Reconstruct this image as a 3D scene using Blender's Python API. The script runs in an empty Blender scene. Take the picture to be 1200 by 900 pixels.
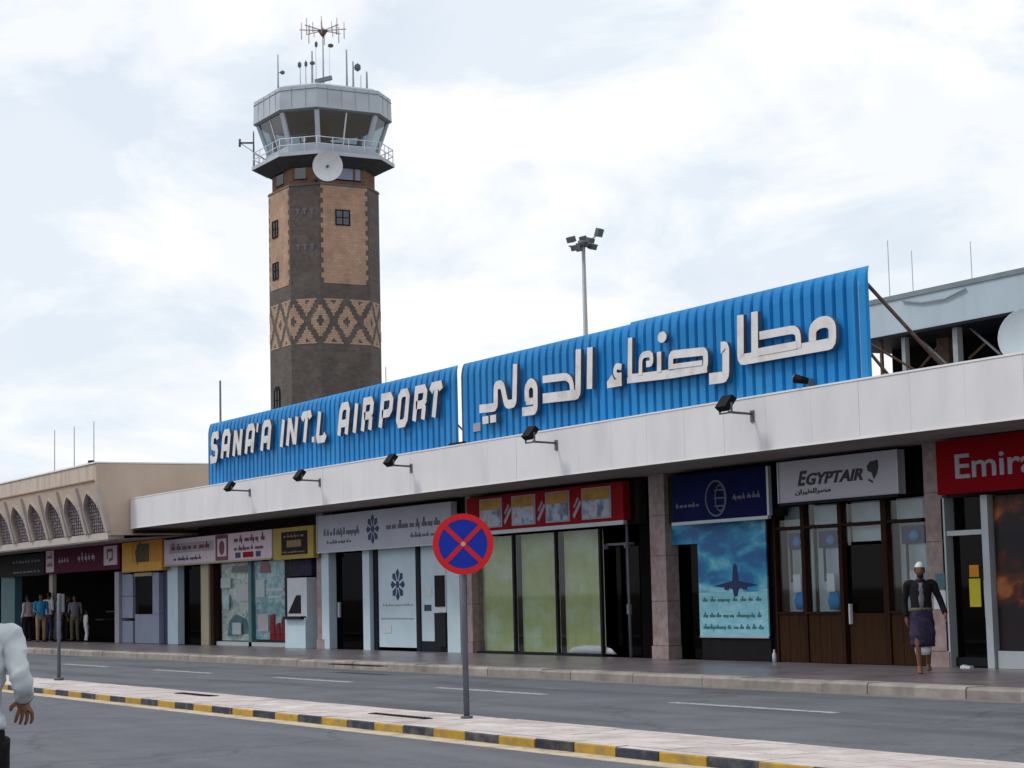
import bpy, bmesh, math, random
from mathutils import Vector, Matrix
random.seed(7)
R = math.radians
S = bpy.context.scene
C = S.collection

# ------------------------------------------------------------------ camera
FPX, YAW, PITCH, ROLL, EYE = 2335.21, -1.05557666, .105226744, -.0234211, 1.5
_f = Vector((math.sin(YAW)*math.cos(PITCH), math.cos(YAW)*math.cos(PITCH), math.sin(PITCH)))
_r = Vector((math.cos(YAW), -math.sin(YAW), 0)); _u = _r.cross(_f)
_c, _s = math.cos(ROLL), math.sin(ROLL)
CR, CU = _c*_r + _s*_u, -_s*_r + _c*_u
cd = bpy.data.cameras.new('camera'); cam = bpy.data.objects.new('camera', cd); C.objects.link(cam)
cd.sensor_width = 36; cd.lens = FPX/1200*36; cd.clip_end = 3000; cd.clip_start = .1
M = Matrix((CR, CU, -_f)).transposed().to_4x4(); M.translation = Vector((0, 0, EYE)); cam.matrix_world = M
S.camera = cam

# ------------------------------------------------------------------ sky, sun, exposure
SUN_EL, SUN_AZ = R(52), R(212)
w = bpy.data.worlds.new("World"); S.world = w; w.use_nodes = True
nt = w.node_tree; nt.nodes.clear(); N = nt.nodes.new; LK = nt.links.new
out = N('ShaderNodeOutputWorld'); mx = N('ShaderNodeMixShader'); b1 = N('ShaderNodeBackground'); b2 = N('ShaderNodeBackground')
sky = N('ShaderNodeTexSky'); sky.sky_type = 'NISHITA'; sky.sun_disc = False; sky.sun_elevation = SUN_EL; sky.sun_rotation = SUN_AZ
sky.dust_density = 2.0
LK(sky.outputs[0], b1.inputs[0]); b1.inputs[1].default_value = .15
tc = N('ShaderNodeTexCoord'); mp = N('ShaderNodeMapping'); mp.inputs['Scale'].default_value = (1, 1, 2.0); mp.inputs['Location'].default_value = (.33, .1, .2)
LK(tc.outputs['Generated'], mp.inputs[0])
n1 = N('ShaderNodeTexNoise'); n1.inputs['Scale'].default_value = 5.5; n1.inputs['Detail'].default_value = 7; n1.inputs['Roughness'].default_value = .5; n1.inputs['Distortion'].default_value = .5
n2 = N('ShaderNodeTexNoise'); n2.inputs['Distortion'].default_value = .35; n2.inputs['Scale'].default_value = 6.5; n2.inputs['Detail'].default_value = 8; n2.inputs['Roughness'].default_value = .6
LK(mp.outputs[0], n1.inputs[0]); LK(mp.outputs[0], n2.inputs[0])
r1 = N('ShaderNodeValToRGB'); r1.color_ramp.elements[0].position = .44; r1.color_ramp.elements[0].color = (.86, .86, .86, 1)
r1.color_ramp.elements[1].position = .54; r1.color_ramp.elements[1].color = (1, 1, 1, 1)
r2 = N('ShaderNodeValToRGB'); r2.color_ramp.elements[0].position = .41; r2.color_ramp.elements[0].color = (.74, .805, .88, 1)
r2.color_ramp.elements[1].position = .55; r2.color_ramp.elements[1].color = (.945, .955, .97, 1)
LK(n1.outputs[0], r1.inputs[0]); LK(n2.outputs[0], r2.inputs[0]); LK(r2.outputs[0], b2.inputs[0]); b2.inputs[1].default_value = 1.0
LK(r1.outputs[0], mx.inputs[0]); LK(b1.outputs[0], mx.inputs[1]); LK(b2.outputs[0], mx.inputs[2]); LK(mx.outputs[0], out.inputs[0])
sd = bpy.data.lights.new('sun', 'SUN'); sd.energy = 1.5; sd.angle = R(12); sd.color = (1, .95, .87)
sun = bpy.data.objects.new('sun', sd); C.objects.link(sun)
sv = Vector((math.sin(SUN_AZ)*math.cos(SUN_EL), math.cos(SUN_AZ)*math.cos(SUN_EL), math.sin(SUN_EL)))
sun.rotation_euler = sv.to_track_quat('Z', 'Y').to_euler(); sun.location = (0, 0, 60)
S.view_settings.view_transform = 'Standard'; S.view_settings.look = 'None'; S.view_settings.exposure = .13; S.view_settings.gamma = 1

# ------------------------------------------------------------------ survey helpers: a sight line met with a real plane
def ray(x, y): return _f*FPX + CR*(x-600) - CU*(y-450)
def onY(x, y, Y): d = ray(x, y); p = d*(Y/d.y); return Vector((p.x, p.y, p.z+EYE))
def onX(x, y, X): d = ray(x, y); p = d*(X/d.x); return Vector((p.x, p.y, p.z+EYE))
def onZ(x, y, Z): d = ray(x, y); p = d*((Z-EYE)/d.z); return Vector((p.x, p.y, Z))
def pix(p):
    v = Vector(p) - Vector((0, 0, EYE)); k = v.dot(_f); return 600+FPX*v.dot(CR)/k, 450-FPX*v.dot(CU)/k
def zat(X, Y, py):
    a, b = -5., 80.
    for _ in range(50):
        m = (a+b)/2
        if pix((X, Y, m))[1] > py: a = m
        else: b = m
    return (a+b)/2

# ------------------------------------------------------------------ materials
def mat(name, col, rough=.7, var=.12, scale=3., bump=0., bscale=40., metal=0., spec=None, dirt=None, stretch=None, ior=None):
    m = bpy.data.materials.new(name); m.use_nodes = True; t = m.node_tree; b = t.nodes['Principled BSDF']
    b.inputs['Roughness'].default_value = rough; b.inputs['Metallic'].default_value = metal
    b.inputs['Specular IOR Level'].default_value = .16 if spec is None else spec
    if ior: b.inputs['IOR'].default_value = ior
    c = t.nodes.new('ShaderNodeTexCoord'); g = t.nodes.new('ShaderNodeNewGeometry')
    mp = t.nodes.new('ShaderNodeMapping')
    if stretch: mp.inputs['Scale'].default_value = stretch
    t.links.new(g.outputs['Position'], mp.inputs[0])
    n = t.nodes.new('ShaderNodeTexNoise'); n.inputs['Scale'].default_value = scale; n.inputs['Detail'].default_value = 6; n.inputs['Roughness'].default_value = .6
    t.links.new(mp.outputs[0], n.inputs[0])
    rp = t.nodes.new('ShaderNodeValToRGB'); e = rp.color_ramp.elements
    e[0].position = .3; e[1].position = .7
    e[0].color = tuple(max(0, k*(1-var)) for k in col)+(1,); e[1].color = tuple(min(1, k*(1+var)) for k in col)+(1,)
    t.links.new(n.outputs[0], rp.inputs[0]); last = rp.outputs[0]
    if dirt:
        n3 = t.nodes.new('ShaderNodeTexNoise'); n3.inputs['Scale'].default_value = dirt[2]; n3.inputs['Detail'].default_value = 5
        m3 = t.nodes.new('ShaderNodeMapping'); m3.inputs['Scale'].default_value = dirt[3] if len(dirt) > 3 else (1, 1, 1)
        t.links.new(g.outputs['Position'], m3.inputs[0]); t.links.new(m3.outputs[0], n3.inputs[0])
        r3 = t.nodes.new('ShaderNodeValToRGB'); r3.color_ramp.elements[0].position = .48; r3.color_ramp.elements[0].color = (0, 0, 0, 1)
        r3.color_ramp.elements[1].position = .72; r3.color_ramp.elements[1].color = (dirt[1],)*3+(1,)
        x = t.nodes.new('ShaderNodeMix'); x.data_type = 'RGBA'; t.links.new(n3.outputs[0], r3.inputs[0]); t.links.new(r3.outputs[0], x.inputs[0])
        t.links.new(last, x.inputs[6]); x.inputs[7].default_value = tuple(dirt[0])+(1,); last = x.outputs[2]
    t.links.new(last, b.inputs['Base Color'])
    if bump:
        n2 = t.nodes.new('ShaderNodeTexNoise'); n2.inputs['Scale'].default_value = bscale; n2.inputs['Detail'].default_value = 4
        t.links.new(g.outputs['Position'], n2.inputs[0])
        bp = t.nodes.new('ShaderNodeBump'); bp.inputs['Strength'].default_value = bump; bp.inputs['Distance'].default_value = .02
        t.links.new(n2.outputs[0], bp.inputs['Height']); t.links.new(bp.outputs[0], b.inputs['Normal'])
    return m
def cracked(m, cs=.22, width=.012, grain=.22):
    t = m.node_tree; b = t.nodes['Principled BSDF']; src = b.inputs['Base Color'].links[0].from_socket
    g = t.nodes.new('ShaderNodeNewGeometry'); n = t.nodes.new('ShaderNodeTexNoise'); n.inputs['Scale'].default_value = 1.6; n.inputs['Detail'].default_value = 6
    t.links.new(g.outputs['Position'], n.inputs[0]); ad = t.nodes.new('ShaderNodeVectorMath'); ad.operation = 'MULTIPLY_ADD'; ad.inputs[1].default_value = (.9, .9, .9)
    t.links.new(n.outputs['Color'], ad.inputs[0]); t.links.new(g.outputs['Position'], ad.inputs[2])
    v = t.nodes.new('ShaderNodeTexVoronoi'); v.feature = 'DISTANCE_TO_EDGE'; v.inputs['Scale'].default_value = cs; t.links.new(ad.outputs[0], v.inputs[0])
    mr = t.nodes.new('ShaderNodeMapRange'); mr.inputs[1].default_value = 0; mr.inputs[2].default_value = width; mr.inputs[3].default_value = .74; mr.inputs[4].default_value = 1; t.links.new(v.outputs['Distance'], mr.inputs[0])
    n2 = t.nodes.new('ShaderNodeTexNoise'); n2.inputs['Scale'].default_value = 14; n2.inputs['Detail'].default_value = 8; n2.inputs['Roughness'].default_value = .8; t.links.new(g.outputs['Position'], n2.inputs[0])
    m2 = t.nodes.new('ShaderNodeMapRange'); m2.inputs[1].default_value = .3; m2.inputs[2].default_value = .7; m2.inputs[3].default_value = 1-grain; m2.inputs[4].default_value = 1+grain; t.links.new(n2.outputs[0], m2.inputs[0])
    mu = t.nodes.new('ShaderNodeMath'); mu.operation = 'MULTIPLY'; t.links.new(mr.outputs[0], mu.inputs[0]); t.links.new(m2.outputs[0], mu.inputs[1])
    h = t.nodes.new('ShaderNodeVectorMath'); h.operation = 'SCALE'; t.links.new(src, h.inputs[0]); t.links.new(mu.outputs[0], h.inputs[3]); t.links.new(h.outputs[0], b.inputs['Base Color']); return m
def piece_var(m, amt=.12):            # each separate piece a little lighter or darker
    t = m.node_tree; b = t.nodes['Principled BSDF']; l = b.inputs['Base Color'].links[0]; src = l.from_socket
    oi = t.nodes.new('ShaderNodeObjectInfo'); mr = t.nodes.new('ShaderNodeMapRange'); mr.inputs[3].default_value = 1-amt; mr.inputs[4].default_value = 1+amt
    t.links.new(oi.outputs['Random'], mr.inputs[0]); h = t.nodes.new('ShaderNodeVectorMath'); h.operation = 'SCALE'
    t.links.new(src, h.inputs[0]); t.links.new(mr.outputs[0], h.inputs[3]); t.links.new(h.outputs[0], b.inputs['Base Color']); return m
def brickmat(name, c1, c2, mortar, bw=.42, bh=.2):
    m = bpy.data.materials.new(name); m.use_nodes = True; t = m.node_tree; b = t.nodes['Principled BSDF']; b.inputs['Roughness'].default_value = .9
    g = t.nodes.new('ShaderNodeNewGeometry'); sp = t.nodes.new('ShaderNodeSeparateXYZ'); t.links.new(g.outputs['Position'], sp.inputs[0])
    ad = t.nodes.new('ShaderNodeMath'); ad.operation = 'ADD'; t.links.new(sp.outputs[0], ad.inputs[0]); t.links.new(sp.outputs[1], ad.inputs[1])
    cb = t.nodes.new('ShaderNodeCombineXYZ'); t.links.new(ad.outputs[0], cb.inputs[0]); t.links.new(sp.outputs[2], cb.inputs[1])
    br = t.nodes.new('ShaderNodeTexBrick'); br.inputs['Color1'].default_value = c1+(1,); br.inputs['Color2'].default_value = c2+(1,); br.inputs['Mortar'].default_value = mortar+(1,)
    br.inputs['Scale'].default_value = 1; br.inputs['Brick Width'].default_value = bw; br.inputs['Row Height'].default_value = bh; br.inputs['Mortar Size'].default_value = .018
    t.links.new(cb.outputs[0], br.inputs[0])
    n = t.nodes.new('ShaderNodeTexNoise'); n.inputs['Scale'].default_value = .8; n.inputs['Detail'].default_value = 8; n.inputs['Roughness'].default_value = .7; t.links.new(g.outputs['Position'], n.inputs[0])
    mr = t.nodes.new('ShaderNodeMapRange'); mr.inputs[1].default_value = .3; mr.inputs[2].default_value = .7; mr.inputs[3].default_value = .72; mr.inputs[4].default_value = 1.25
    t.links.new(n.outputs[0], mr.inputs[0]); h = t.nodes.new('ShaderNodeVectorMath'); h.operation = 'SCALE'; t.links.new(br.outputs[0], h.inputs[0]); t.links.new(mr.outputs[0], h.inputs[3])
    t.links.new(h.outputs[0], b.inputs['Base Color']); return m
def glassmat(name, tint, gloss=.05, rough=.03):
    m = bpy.data.materials.new(name); m.use_nodes = True; t = m.node_tree; t.nodes.clear()
    o = t.nodes.new('ShaderNodeOutputMaterial'); a = t.nodes.new('ShaderNodeBsdfTransparent'); a.inputs[0].default_value = tint+(1,)
    g = t.nodes.new('ShaderNodeBsdfGlossy'); g.inputs['Roughness'].default_value = rough; x = t.nodes.new('ShaderNodeMixShader'); x.inputs[0].default_value = gloss
    t.links.new(a.outputs[0], x.inputs[1]); t.links.new(g.outputs[0], x.inputs[2]); t.links.new(x.outputs[0], o.inputs[0]); return m
def blotch(name, stops, scale, stretch=(1, 1, 1), rough=.35, dist=1.0):   # printed picture: several inks in soft patches
    m = bpy.data.materials.new(name); m.use_nodes = True; t = m.node_tree; b = t.nodes['Principled BSDF']; b.inputs['Roughness'].default_value = rough; b.inputs['Specular IOR Level'].default_value = .15
    g = t.nodes.new('ShaderNodeNewGeometry'); mp = t.nodes.new('ShaderNodeMapping'); mp.inputs['Scale'].default_value = stretch; t.links.new(g.outputs['Position'], mp.inputs[0])
    n = t.nodes.new('ShaderNodeTexNoise'); n.inputs['Scale'].default_value = scale; n.inputs['Detail'].default_value = 4; n.inputs['Distortion'].default_value = dist; t.links.new(mp.outputs[0], n.inputs[0])
    rp = t.nodes.new('ShaderNodeValToRGB'); els = rp.color_ramp.elements
    while len(els) < len(stops): els.new(.5)
    for e, (p, c) in zip(els, stops): e.position = p; e.color = c+(1,)
    t.links.new(n.outputs[0], rp.inputs[0]); t.links.new(rp.outputs[0], b.inputs['Base Color']); return m

K = {}
K['asphalt'] = mat('asphalt', (.122, .128, .146), .85, .16, .9, .5, 90, dirt=((.07, .072, .082), .85, .5, (.3, 2.2, 1)))
K['asphalt_near'] = mat('asphalt near', (.122, .129, .150), .85, .14, 1.1, .6, 110, dirt=((.165, .17, .185), .7, .7, (.22, 1.8, 1)))
K['ground'] = mat('ground', (.2, .17, .14), .95, .2, .3)
K['paving'] = piece_var(mat('pavement slab', (.155, .135, .15), .3, .2, 2.2, .1, 30, spec=.45, dirt=((.09, .08, .09), .6, .8)), .1)
K['kerb'] = piece_var(mat('kerb stone', (.27, .245, .23), .85, .2, 4, .3, 40, dirt=((.13, .12, .11), .7, 1.5)), .13)
K['gutter'] = mat('gutter concrete', (.17, .16, .155), .9, .2, 3, .3, 40)
K['median'] = piece_var(mat('median slab', (.50, .45, .44), .85, .12, 3, .3, 40, dirt=((.3, .26, .25), .6, 1.3)), .1)
K['k_yel'] = piece_var(mat('kerb yellow paint', (.40, .25, .035), .7, .15, 9, .3, 50, dirt=((.2, .16, .09), .8, 5)), .14)
K['k_blk'] = piece_var(mat('kerb black paint', (.030, .034, .05), .65, .3, 9, .3, 50, dirt=((.12, .11, .1), .8, 5)), .2)
K['line'] = mat('road paint', (.36, .37, .38), .8, .12, 6, dirt=((.15, .15, .16), .9, 5))
K['edge'] = mat('edge line paint', (.5, .42, .31), .8, .1, 6, dirt=((.22, .2, .18), .8, 3))
K['fascia'] = piece_var(mat('fascia white', (.65, .645, .675), .6, .03, .8, dirt=((.53, .52, .54), .45, .9, (2, 2, .6))), .015)
K['fascia_edge'] = mat('fascia edge', (.72, .71, .71), .6, .06, 2)
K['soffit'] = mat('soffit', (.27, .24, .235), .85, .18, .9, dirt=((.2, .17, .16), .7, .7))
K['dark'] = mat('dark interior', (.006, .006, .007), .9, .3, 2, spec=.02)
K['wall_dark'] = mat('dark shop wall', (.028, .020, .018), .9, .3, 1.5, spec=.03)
K['beige'] = mat('beige render', (.50, .40, .325), .9, .07, 1.0, .2, 20, dirt=((.42, .32, .25), .6, .9, (1, 1, .4)))
K['beige2'] = mat('beige parapet', (.50, .43, .37), .9, .08, 1.2, .2, 20, dirt=((.33, .25, .2), .7, 1.2, (2, 2, .4)))
K['rib'] = mat('arch rib stone', (.42, .375, .35), .9, .1, 2)
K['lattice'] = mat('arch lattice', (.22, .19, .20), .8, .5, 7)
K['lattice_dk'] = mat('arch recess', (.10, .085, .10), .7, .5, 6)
K['concrete'] = mat('roof concrete', (.35, .33, .31), .9, .1, 1)
K['blue'] = piece_var(mat('blue sheet', (.010, .195, .50), .5, .1, 1.2, dirt=((.03, .26, .54), .6, .8, (2, 2, .3))), .07)
K['letter'] = mat('letter face', (.66, .65, .66), .55, .06, 5, dirt=((.45, .42, .4), .6, 3))
K['letter_side'] = mat('letter side', (.07, .09, .12), .6, .15, 5)
K['rust'] = mat('rusty steel', (.12, .075, .06), .7, .3, 8)
K['blind_lt'] = mat('pale blind', (.42, .50, .56), .7, .12, 2)
K['galv'] = mat('galvanised steel', (.3, .32, .34), .5, .12, 6, metal=.2)
K['grey_clad'] = mat('grey blue cladding', (.38, .46, .53), .6, .06, 1.0, dirt=((.30, .36, .41), .5, 1.2, (2, 2, .4)))
K['grey_dk'] = mat('grey trim', (.18, .215, .235), .6, .12, 2)
K['tan'] = brickmat('tan brick', (.41, .265, .185), (.34, .215, .15), (.29, .21, .16))
K['brown'] = brickmat('brown brick', (.112, .092, .083), (.076, .066, .063), (.095, .083, .077))
K['umber'] = brickmat('red brown brick', (.18, .085, .045), (.13, .065, .04), (.1, .07, .05))
K['motif'] = mat('pale brick', (.40, .285, .215), .9, .18, 3)
K['cladding'] = mat('tower white cladding', (.43, .48, .545), .55, .06, .6, dirt=((.28, .3, .33), .5, .6))
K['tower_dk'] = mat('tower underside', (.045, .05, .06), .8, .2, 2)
K['cab_seam'] = mat('cladding seam', (.33, .37, .42), .6, .1, 2)
K['white'] = mat('white paint', (.62, .65, .70), .5, .06, 2)
K['cabglass'] = glassmat('cab glass', (.42, .50, .55), .17, .04)
K['winglass'] = glassmat('tower window glass', (.1, .13, .16), .12)
K['granite'] = mat('pink granite', (.28, .215, .215), .5, .25, 7, spec=.15, dirt=((.2, .13, .12), .8, 2.5))
K['frame_lt'] = mat('aluminium frame', (.38, .42, .45), .4, .06, 2, metal=.3)
K['frame_dk'] = mat('dark frame', (.012, .014, .018), .55, .1, 2, spec=.05)
K['frame_br'] = mat('brown timber frame', (.026, .011, .007), .65, .25, 4, spec=.05, stretch=(6, 6, 1))
K['pale_blue'] = mat('pale blue board', (.46, .58, .66), .45, .07, 1.6)
K['slate'] = mat('slate blue panel', (.23, .265, .36), .55, .08, 2)
K['cream'] = mat('cream jamb', (.36, .32, .22), .6, .08, 2)
K['teal'] = mat('teal pilaster', (.06, .155, .175), .5, .15, 2)
K['curtain'] = mat('green curtain', (.40, .44, .20), .8, .12, 1.3, stretch=(2, 2, 1.2), dirt=((.50, .57, .46), .9, 1.0, (1, 1, 2.2)))
K['glass_dk'] = glassmat('dark shop glass', (.10, .11, .12), .012)
K['glass_cl'] = glassmat('clear shop glass', (.90, .93, .93), .035)
K['poster_teal'] = blotch('poster sky', [(0., (.01, .06, .20)), (.44, (.014, .13, .34)), (.54, (.03, .30, .48)), (.68, (.30, .62, .70))], 1.1, (1, 1, 2.4), dist=.3)
K['poster_low'] = blotch('poster haze', [(0., (.10, .38, .50)), (.5, (.22, .52, .62)), (.8, (.40, .66, .70))], 2.5, (1, 1, 3))
K['poster_warm'] = blotch('poster warm', [(.2, (.006, .008, .02)), (.54, (.018, .012, .012)), (.63, (.10, .025, .012)), (.70, (.36, .12, .03)), (.76, (.25, .14, .09))], 1.3, (1, 1, 1.3), dist=.4)
K['win_mix'] = blotch('window display', [(.2, (.10, .13, .12)), (.45, (.36, .42, .41)), (.55, (.62, .66, .63)), (.7, (.46, .38, .36))], 3.0, (1, 1, 1.6))
K['win_blue'] = blotch('blue window poster', [(.2, (.06, .18, .24)), (.45, (.16, .33, .40)), (.58, (.33, .50, .56)), (.72, (.52, .60, .62))], 2.6, (1, 1, 2))
K['pic'] = blotch('sign photograph', [(.2, (.02, .02, .05)), (.42, (.09, .13, .22)), (.54, (.34, .42, .55)), (.68, (.36, .26, .26)), (.8, (.06, .05, .08))], 2.6, dist=.2)
K['pic_top'] = mat('amber print', (.38, .20, .03), .5, .3, 5)
K['maroon'] = mat('maroon sign', (.085, .006, .030), .6, .12, 2, spec=.04)
K['red'] = mat('red sign', (.24, .006, .012), .6, .2, 2, spec=.04)
K['red2'] = mat('deep red sign', (.20, .002, .006), .6, .08, 2, spec=.03)
K['red_bright'] = mat('signal red', (.60, .018, .022), .45, .06, 6, dirt=((.45, .03, .03), .5, 8))
K['blue_bright'] = mat('signal blue', (.008, .03, .36), .45, .06, 6)
K['yellow'] = mat('yellow sign', (.62, .34, .012), .5, .12, 2)
K['orange'] = mat('orange print', (.55, .23, .01), .5, .12, 2)
K['ysign'] = mat('yellow green frame', (.34, .24, .03), .5, .12, 2)
K['pinkwhite'] = mat('pinkish white sign', (.56, .47, .54), .5, .06, 2)
K['bluewhite'] = mat('grey white sign', (.40, .42, .50), .5, .06, 1.5)
K['egypt'] = mat('egypt sign', (.42, .42, .48), .5, .05, 1.5)
K['navy'] = mat('navy sign', (.004, .008, .055), .6, .25, 2, spec=.03)
K['navy_ink'] = mat('navy print', (.015, .03, .10), .5, .1, 2)
K['black'] = mat('black', (.012, .012, .014), .6, .2, 4, spec=.05)
K['ink'] = mat('dark print', (.03, .03, .045), .5, .1, 4)
K['maroon_ink'] = mat('maroon print', (.14, .03, .06), .5, .1, 4)
K['grey_ink'] = mat('grey print', (.30, .29, .34), .5, .1, 4)
K['dim_ink'] = mat('dim print', (.10, .10, .14), .5, .1, 4)
K['paper'] = mat('white paper', (.52, .56, .60), .7, .05, 4)
K['yel_paper'] = mat('yellow notice', (.50, .46, .03), .6, .05, 4)
K['wood'] = mat('brown panelling', (.034, .016, .008), .65, .2, 2, spec=.05, stretch=(5, 5, .6))
K['aerial'] = mat('pale aerial paint', (.33, .35, .38), .5, .15, 3)
K['greysteel'] = mat('grey painted steel', (.11, .12, .145), .5, .15, 6)
K['lampglass'] = mat('lamp front', (.2, .2, .2), .2, .1, 5)
K['dishwhite'] = mat('dish grey white', (.50, .57, .62), .5, .06, 1.5)
K['skin_man'] = mat('brown skin', (.30, .15, .095), .55, .12, 12)
K['skin_dk'] = mat('dark brown skin', (.16, .075, .05), .6, .12, 12)
K['hair'] = mat('black hair', (.01, .009, .008), .6, .2, 30)
K['sh_grey'] = mat('pale grey shirt', (.52, .555, .575), .85, .05, 9, .15, 25)
K['cl_black'] = mat('black cloth', (.010, .010, .013), .85, .25, 10, .3, 30)
K['cl_blue'] = mat('bright blue cloth', (.03, .20, .38), .85, .15, 10)
K['cl_tan'] = mat('tan cloth', (.26, .17, .105), .85, .15, 10)
K['cl_pink'] = mat('pale pink cloth', (.45, .38, .38), .85, .1, 10)
K['cl_white'] = mat('white cloth', (.55, .55, .60), .85, .1, 10)
K['cl_navy'] = mat('navy cloth', (.03, .035, .075), .85, .15, 10)
K['cl_grey'] = mat('grey cloth', (.14, .14, .17), .85, .2, 12)
K['cl_olive'] = mat('olive cloth', (.10, .09, .06), .85, .2, 12)
K['cl_purple'] = mat('purple checked cloth', (.028, .022, .050), .85, .6, 9)

cracked(K['asphalt']); cracked(K['asphalt_near'], .17, .009, .2); cracked(K['median'], .5, .004, .18); cracked(K['line'], 1.2, .04, .3); cracked(K['edge'], 1.0, .03, .25)
# ------------------------------------------------------------------ mesh building
class MB:
    def __init__(s): s.v = []; s.f = []; s.m = []; s.smooth = []
    def add(s, vs, fs, mi=0, sm=False):
        o = len(s.v); s.v += [tuple(v) for v in vs]
        for f in fs: s.f.append([i+o for i in f]); s.m.append(mi); s.smooth.append(sm)
        return s
    def box(s, x0, x1, y0, y1, z0, z1, mi=0):
        x0, x1 = sorted((x0, x1)); y0, y1 = sorted((y0, y1)); z0, z1 = sorted((z0, z1))
        return s.add([(x0,y0,z0),(x1,y0,z0),(x1,y1,z0),(x0,y1,z0),(x0,y0,z1),(x1,y0,z1),(x1,y1,z1),(x0,y1,z1)],
                     [(0,3,2,1),(4,5,6,7),(0,1,5,4),(1,2,6,5),(2,3,7,6),(3,0,4,7)], mi)
    def bar(s, p, q, a, b=None, n=8, mi=0, sm=True, cap=True):   # round bar radius a -> b
        p, q = Vector(p), Vector(q); b = a if b is None else b; d = (q-p).normalized()
        e = d.orthogonal().normalized(); g = d.cross(e); vs = []
        for c, r in ((p, a), (q, b)):
            for i in range(n): t = 2*math.pi*(i+.5)/n; vs.append(c+e*r*math.cos(t)+g*r*math.sin(t))
        s.add(vs, [(i, (i+1) % n, n+(i+1) % n, n+i) for i in range(n)], mi, sm)
        if cap: o = len(s.v)-2*n; s.f += [[o+i for i in reversed(range(n))], [o+n+i for i in range(n)]]; s.m += [mi]*2; s.smooth += [False]*2
        return s
    def beam(s, p, q, w_, h_, mi=0, up=(0, 0, 1)):
        p, q = Vector(p), Vector(q); d = (q-p).normalized(); e = d.cross(Vector(up)).normalized(); g = e.cross(d); vs = []
        for c in (p, q):
            for a, b in ((-1,-1),(1,-1),(1,1),(-1,1)): vs.append(c+e*a*w_/2+g*b*h_/2)
        return s.add(vs, [(0,1,2,3),(7,6,5,4),(0,4,5,1),(1,5,6,2),(2,6,7,3),(3,7,4,0)], mi)
    def prism(s, pts, y0, y1, mi=0, side=None):               # outline in X,Z pulled through Y (y0 = front)
        n = len(pts); a = sum(pts[i][0]*pts[(i+1) % n][1]-pts[(i+1) % n][0]*pts[i][1] for i in range(n))
        if a < 0: pts = pts[::-1]
        vs = [(x, y0, z) for x, z in pts]+[(x, y1, z) for x, z in pts]
        s.add(vs, [list(range(n)), list(range(2*n-1, n-1, -1))], mi)
        o = len(s.v)-2*n
        for i in range(n): j = (i+1) % n; s.f.append([o+i, o+n+i, o+n+j, o+j]); s.m.append(mi if side is None else side); s.smooth.append(False)
        return s
    def ribbon(s, pts, t, y0, y1, mi=0, side=None, closed=False, tz=None):   # mitred stroke in X,Z of width t
        P = [Vector(p) for p in pts]; n = len(P); L = []; Rr = []
        for i in range(n):
            a = P[i-1] if (i > 0 or closed) else None; b = P[(i+1) % n] if (i < n-1 or closed) else None
            d1 = (P[i]-a).normalized() if a is not None else None; d2 = (b-P[i]).normalized() if b is not None else None
            d1 = d1 or d2; d2 = d2 or d1; n1 = Vector((-d1.y, d1.x)); n2 = Vector((-d2.y, d2.x)); m_ = (n1+n2)
            m_ = m_.normalized() if m_.length > .2 else n1; k = min(1/max(.45, m_.dot(n1)), 2)
            L.append(P[i]+m_*k*t/2); Rr.append(P[i]-m_*k*t/2)
        o = len(s.v)
        for Y in (y0, y1):
            for q in L+Rr: s.v.append((q.x, Y, q.y))
        def F(ix, m_): s.f.append([o+i for i in ix]); s.m.append(m_); s.smooth.append(False)
        sd_ = mi if side is None else side
        for i in range(n if closed else n-1):
            j = (i+1) % n
            F((i, n+i, n+j, j), mi); F((2*n+i, 2*n+j, 3*n+j, 3*n+i), mi); F((i, j, 2*n+j, 2*n+i), sd_); F((n+i, 3*n+i, 3*n+j, n+j), sd_)
        if not closed: F((0, 2*n, 3*n, n), sd_); F((n-1, 2*n-1, 4*n-1, 3*n-1), sd_)
        return s
    def loft(s, rings, n=16, mi=0, cap=True):                  # rings: (centre, rx, ry[, axis_x, axis_y])
        vs = []
        for r in rings:
            c = Vector(r[0]); ax = Vector(r[3]) if len(r) > 3 else Vector((1, 0, 0)); ay = Vector(r[4]) if len(r) > 4 else Vector((0, 1, 0))
            for i in range(n): t = 2*math.pi*i/n; vs.append(c+ax*r[1]*math.cos(t)+ay*r[2]*math.sin(t))
        fs = [(k*n+i, k*n+(i+1) % n, (k+1)*n+(i+1) % n, (k+1)*n+i) for k in range(len(rings)-1) for i in range(n)]
        if cap: fs += [list(range(n))[::-1], [(len(rings)-1)*n+i for i in range(n)]]
        return s.add(vs, fs, mi, True)
    def limb(s, pts, rad, n=12, mi=0, wob=0):                 # smooth tapering tube through joints
        P = [Vector(p) for p in pts]; Q = []; Rd = []
        for i in range(len(P)-1):
            p0 = P[max(i-1, 0)]; p1 = P[i]; p2 = P[i+1]; p3 = P[min(i+2, len(P)-1)]
            for k in range(5):
                t = k/5; Q.append(.5*((2*p1)+(p2-p0)*t+(2*p0-5*p1+4*p2-p3)*t*t+(3*p1-p0-3*p2+p3)*t**3)); Rd.append(rad[i]*(1-t)+rad[i+1]*t)
        Q.append(P[-1]); Rd.append(rad[-1]); rings = []; e = None
        for i, q in enumerate(Q):
            d = (Q[min(i+1, len(Q)-1)]-Q[max(i-1, 0)]).normalized()
            if e is None: e = d.orthogonal().normalized()
            e = (e-d*e.dot(d)).normalized(); g = d.cross(e); r = Rd[i]*(1+wob*math.sin(i*2.3)*.5+wob*random.uniform(-.5, .5)); rings.append((q, r, r, e, g))
        return s.loft(rings, n, mi)
def props(o, label=None, cat=None, group=None, kind=None):
    if label: o['label'] = label
    if cat: o['category'] = cat
    if group: o['group'] = group
    if kind: o['kind'] = kind
    return o
ORG = {}
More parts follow.
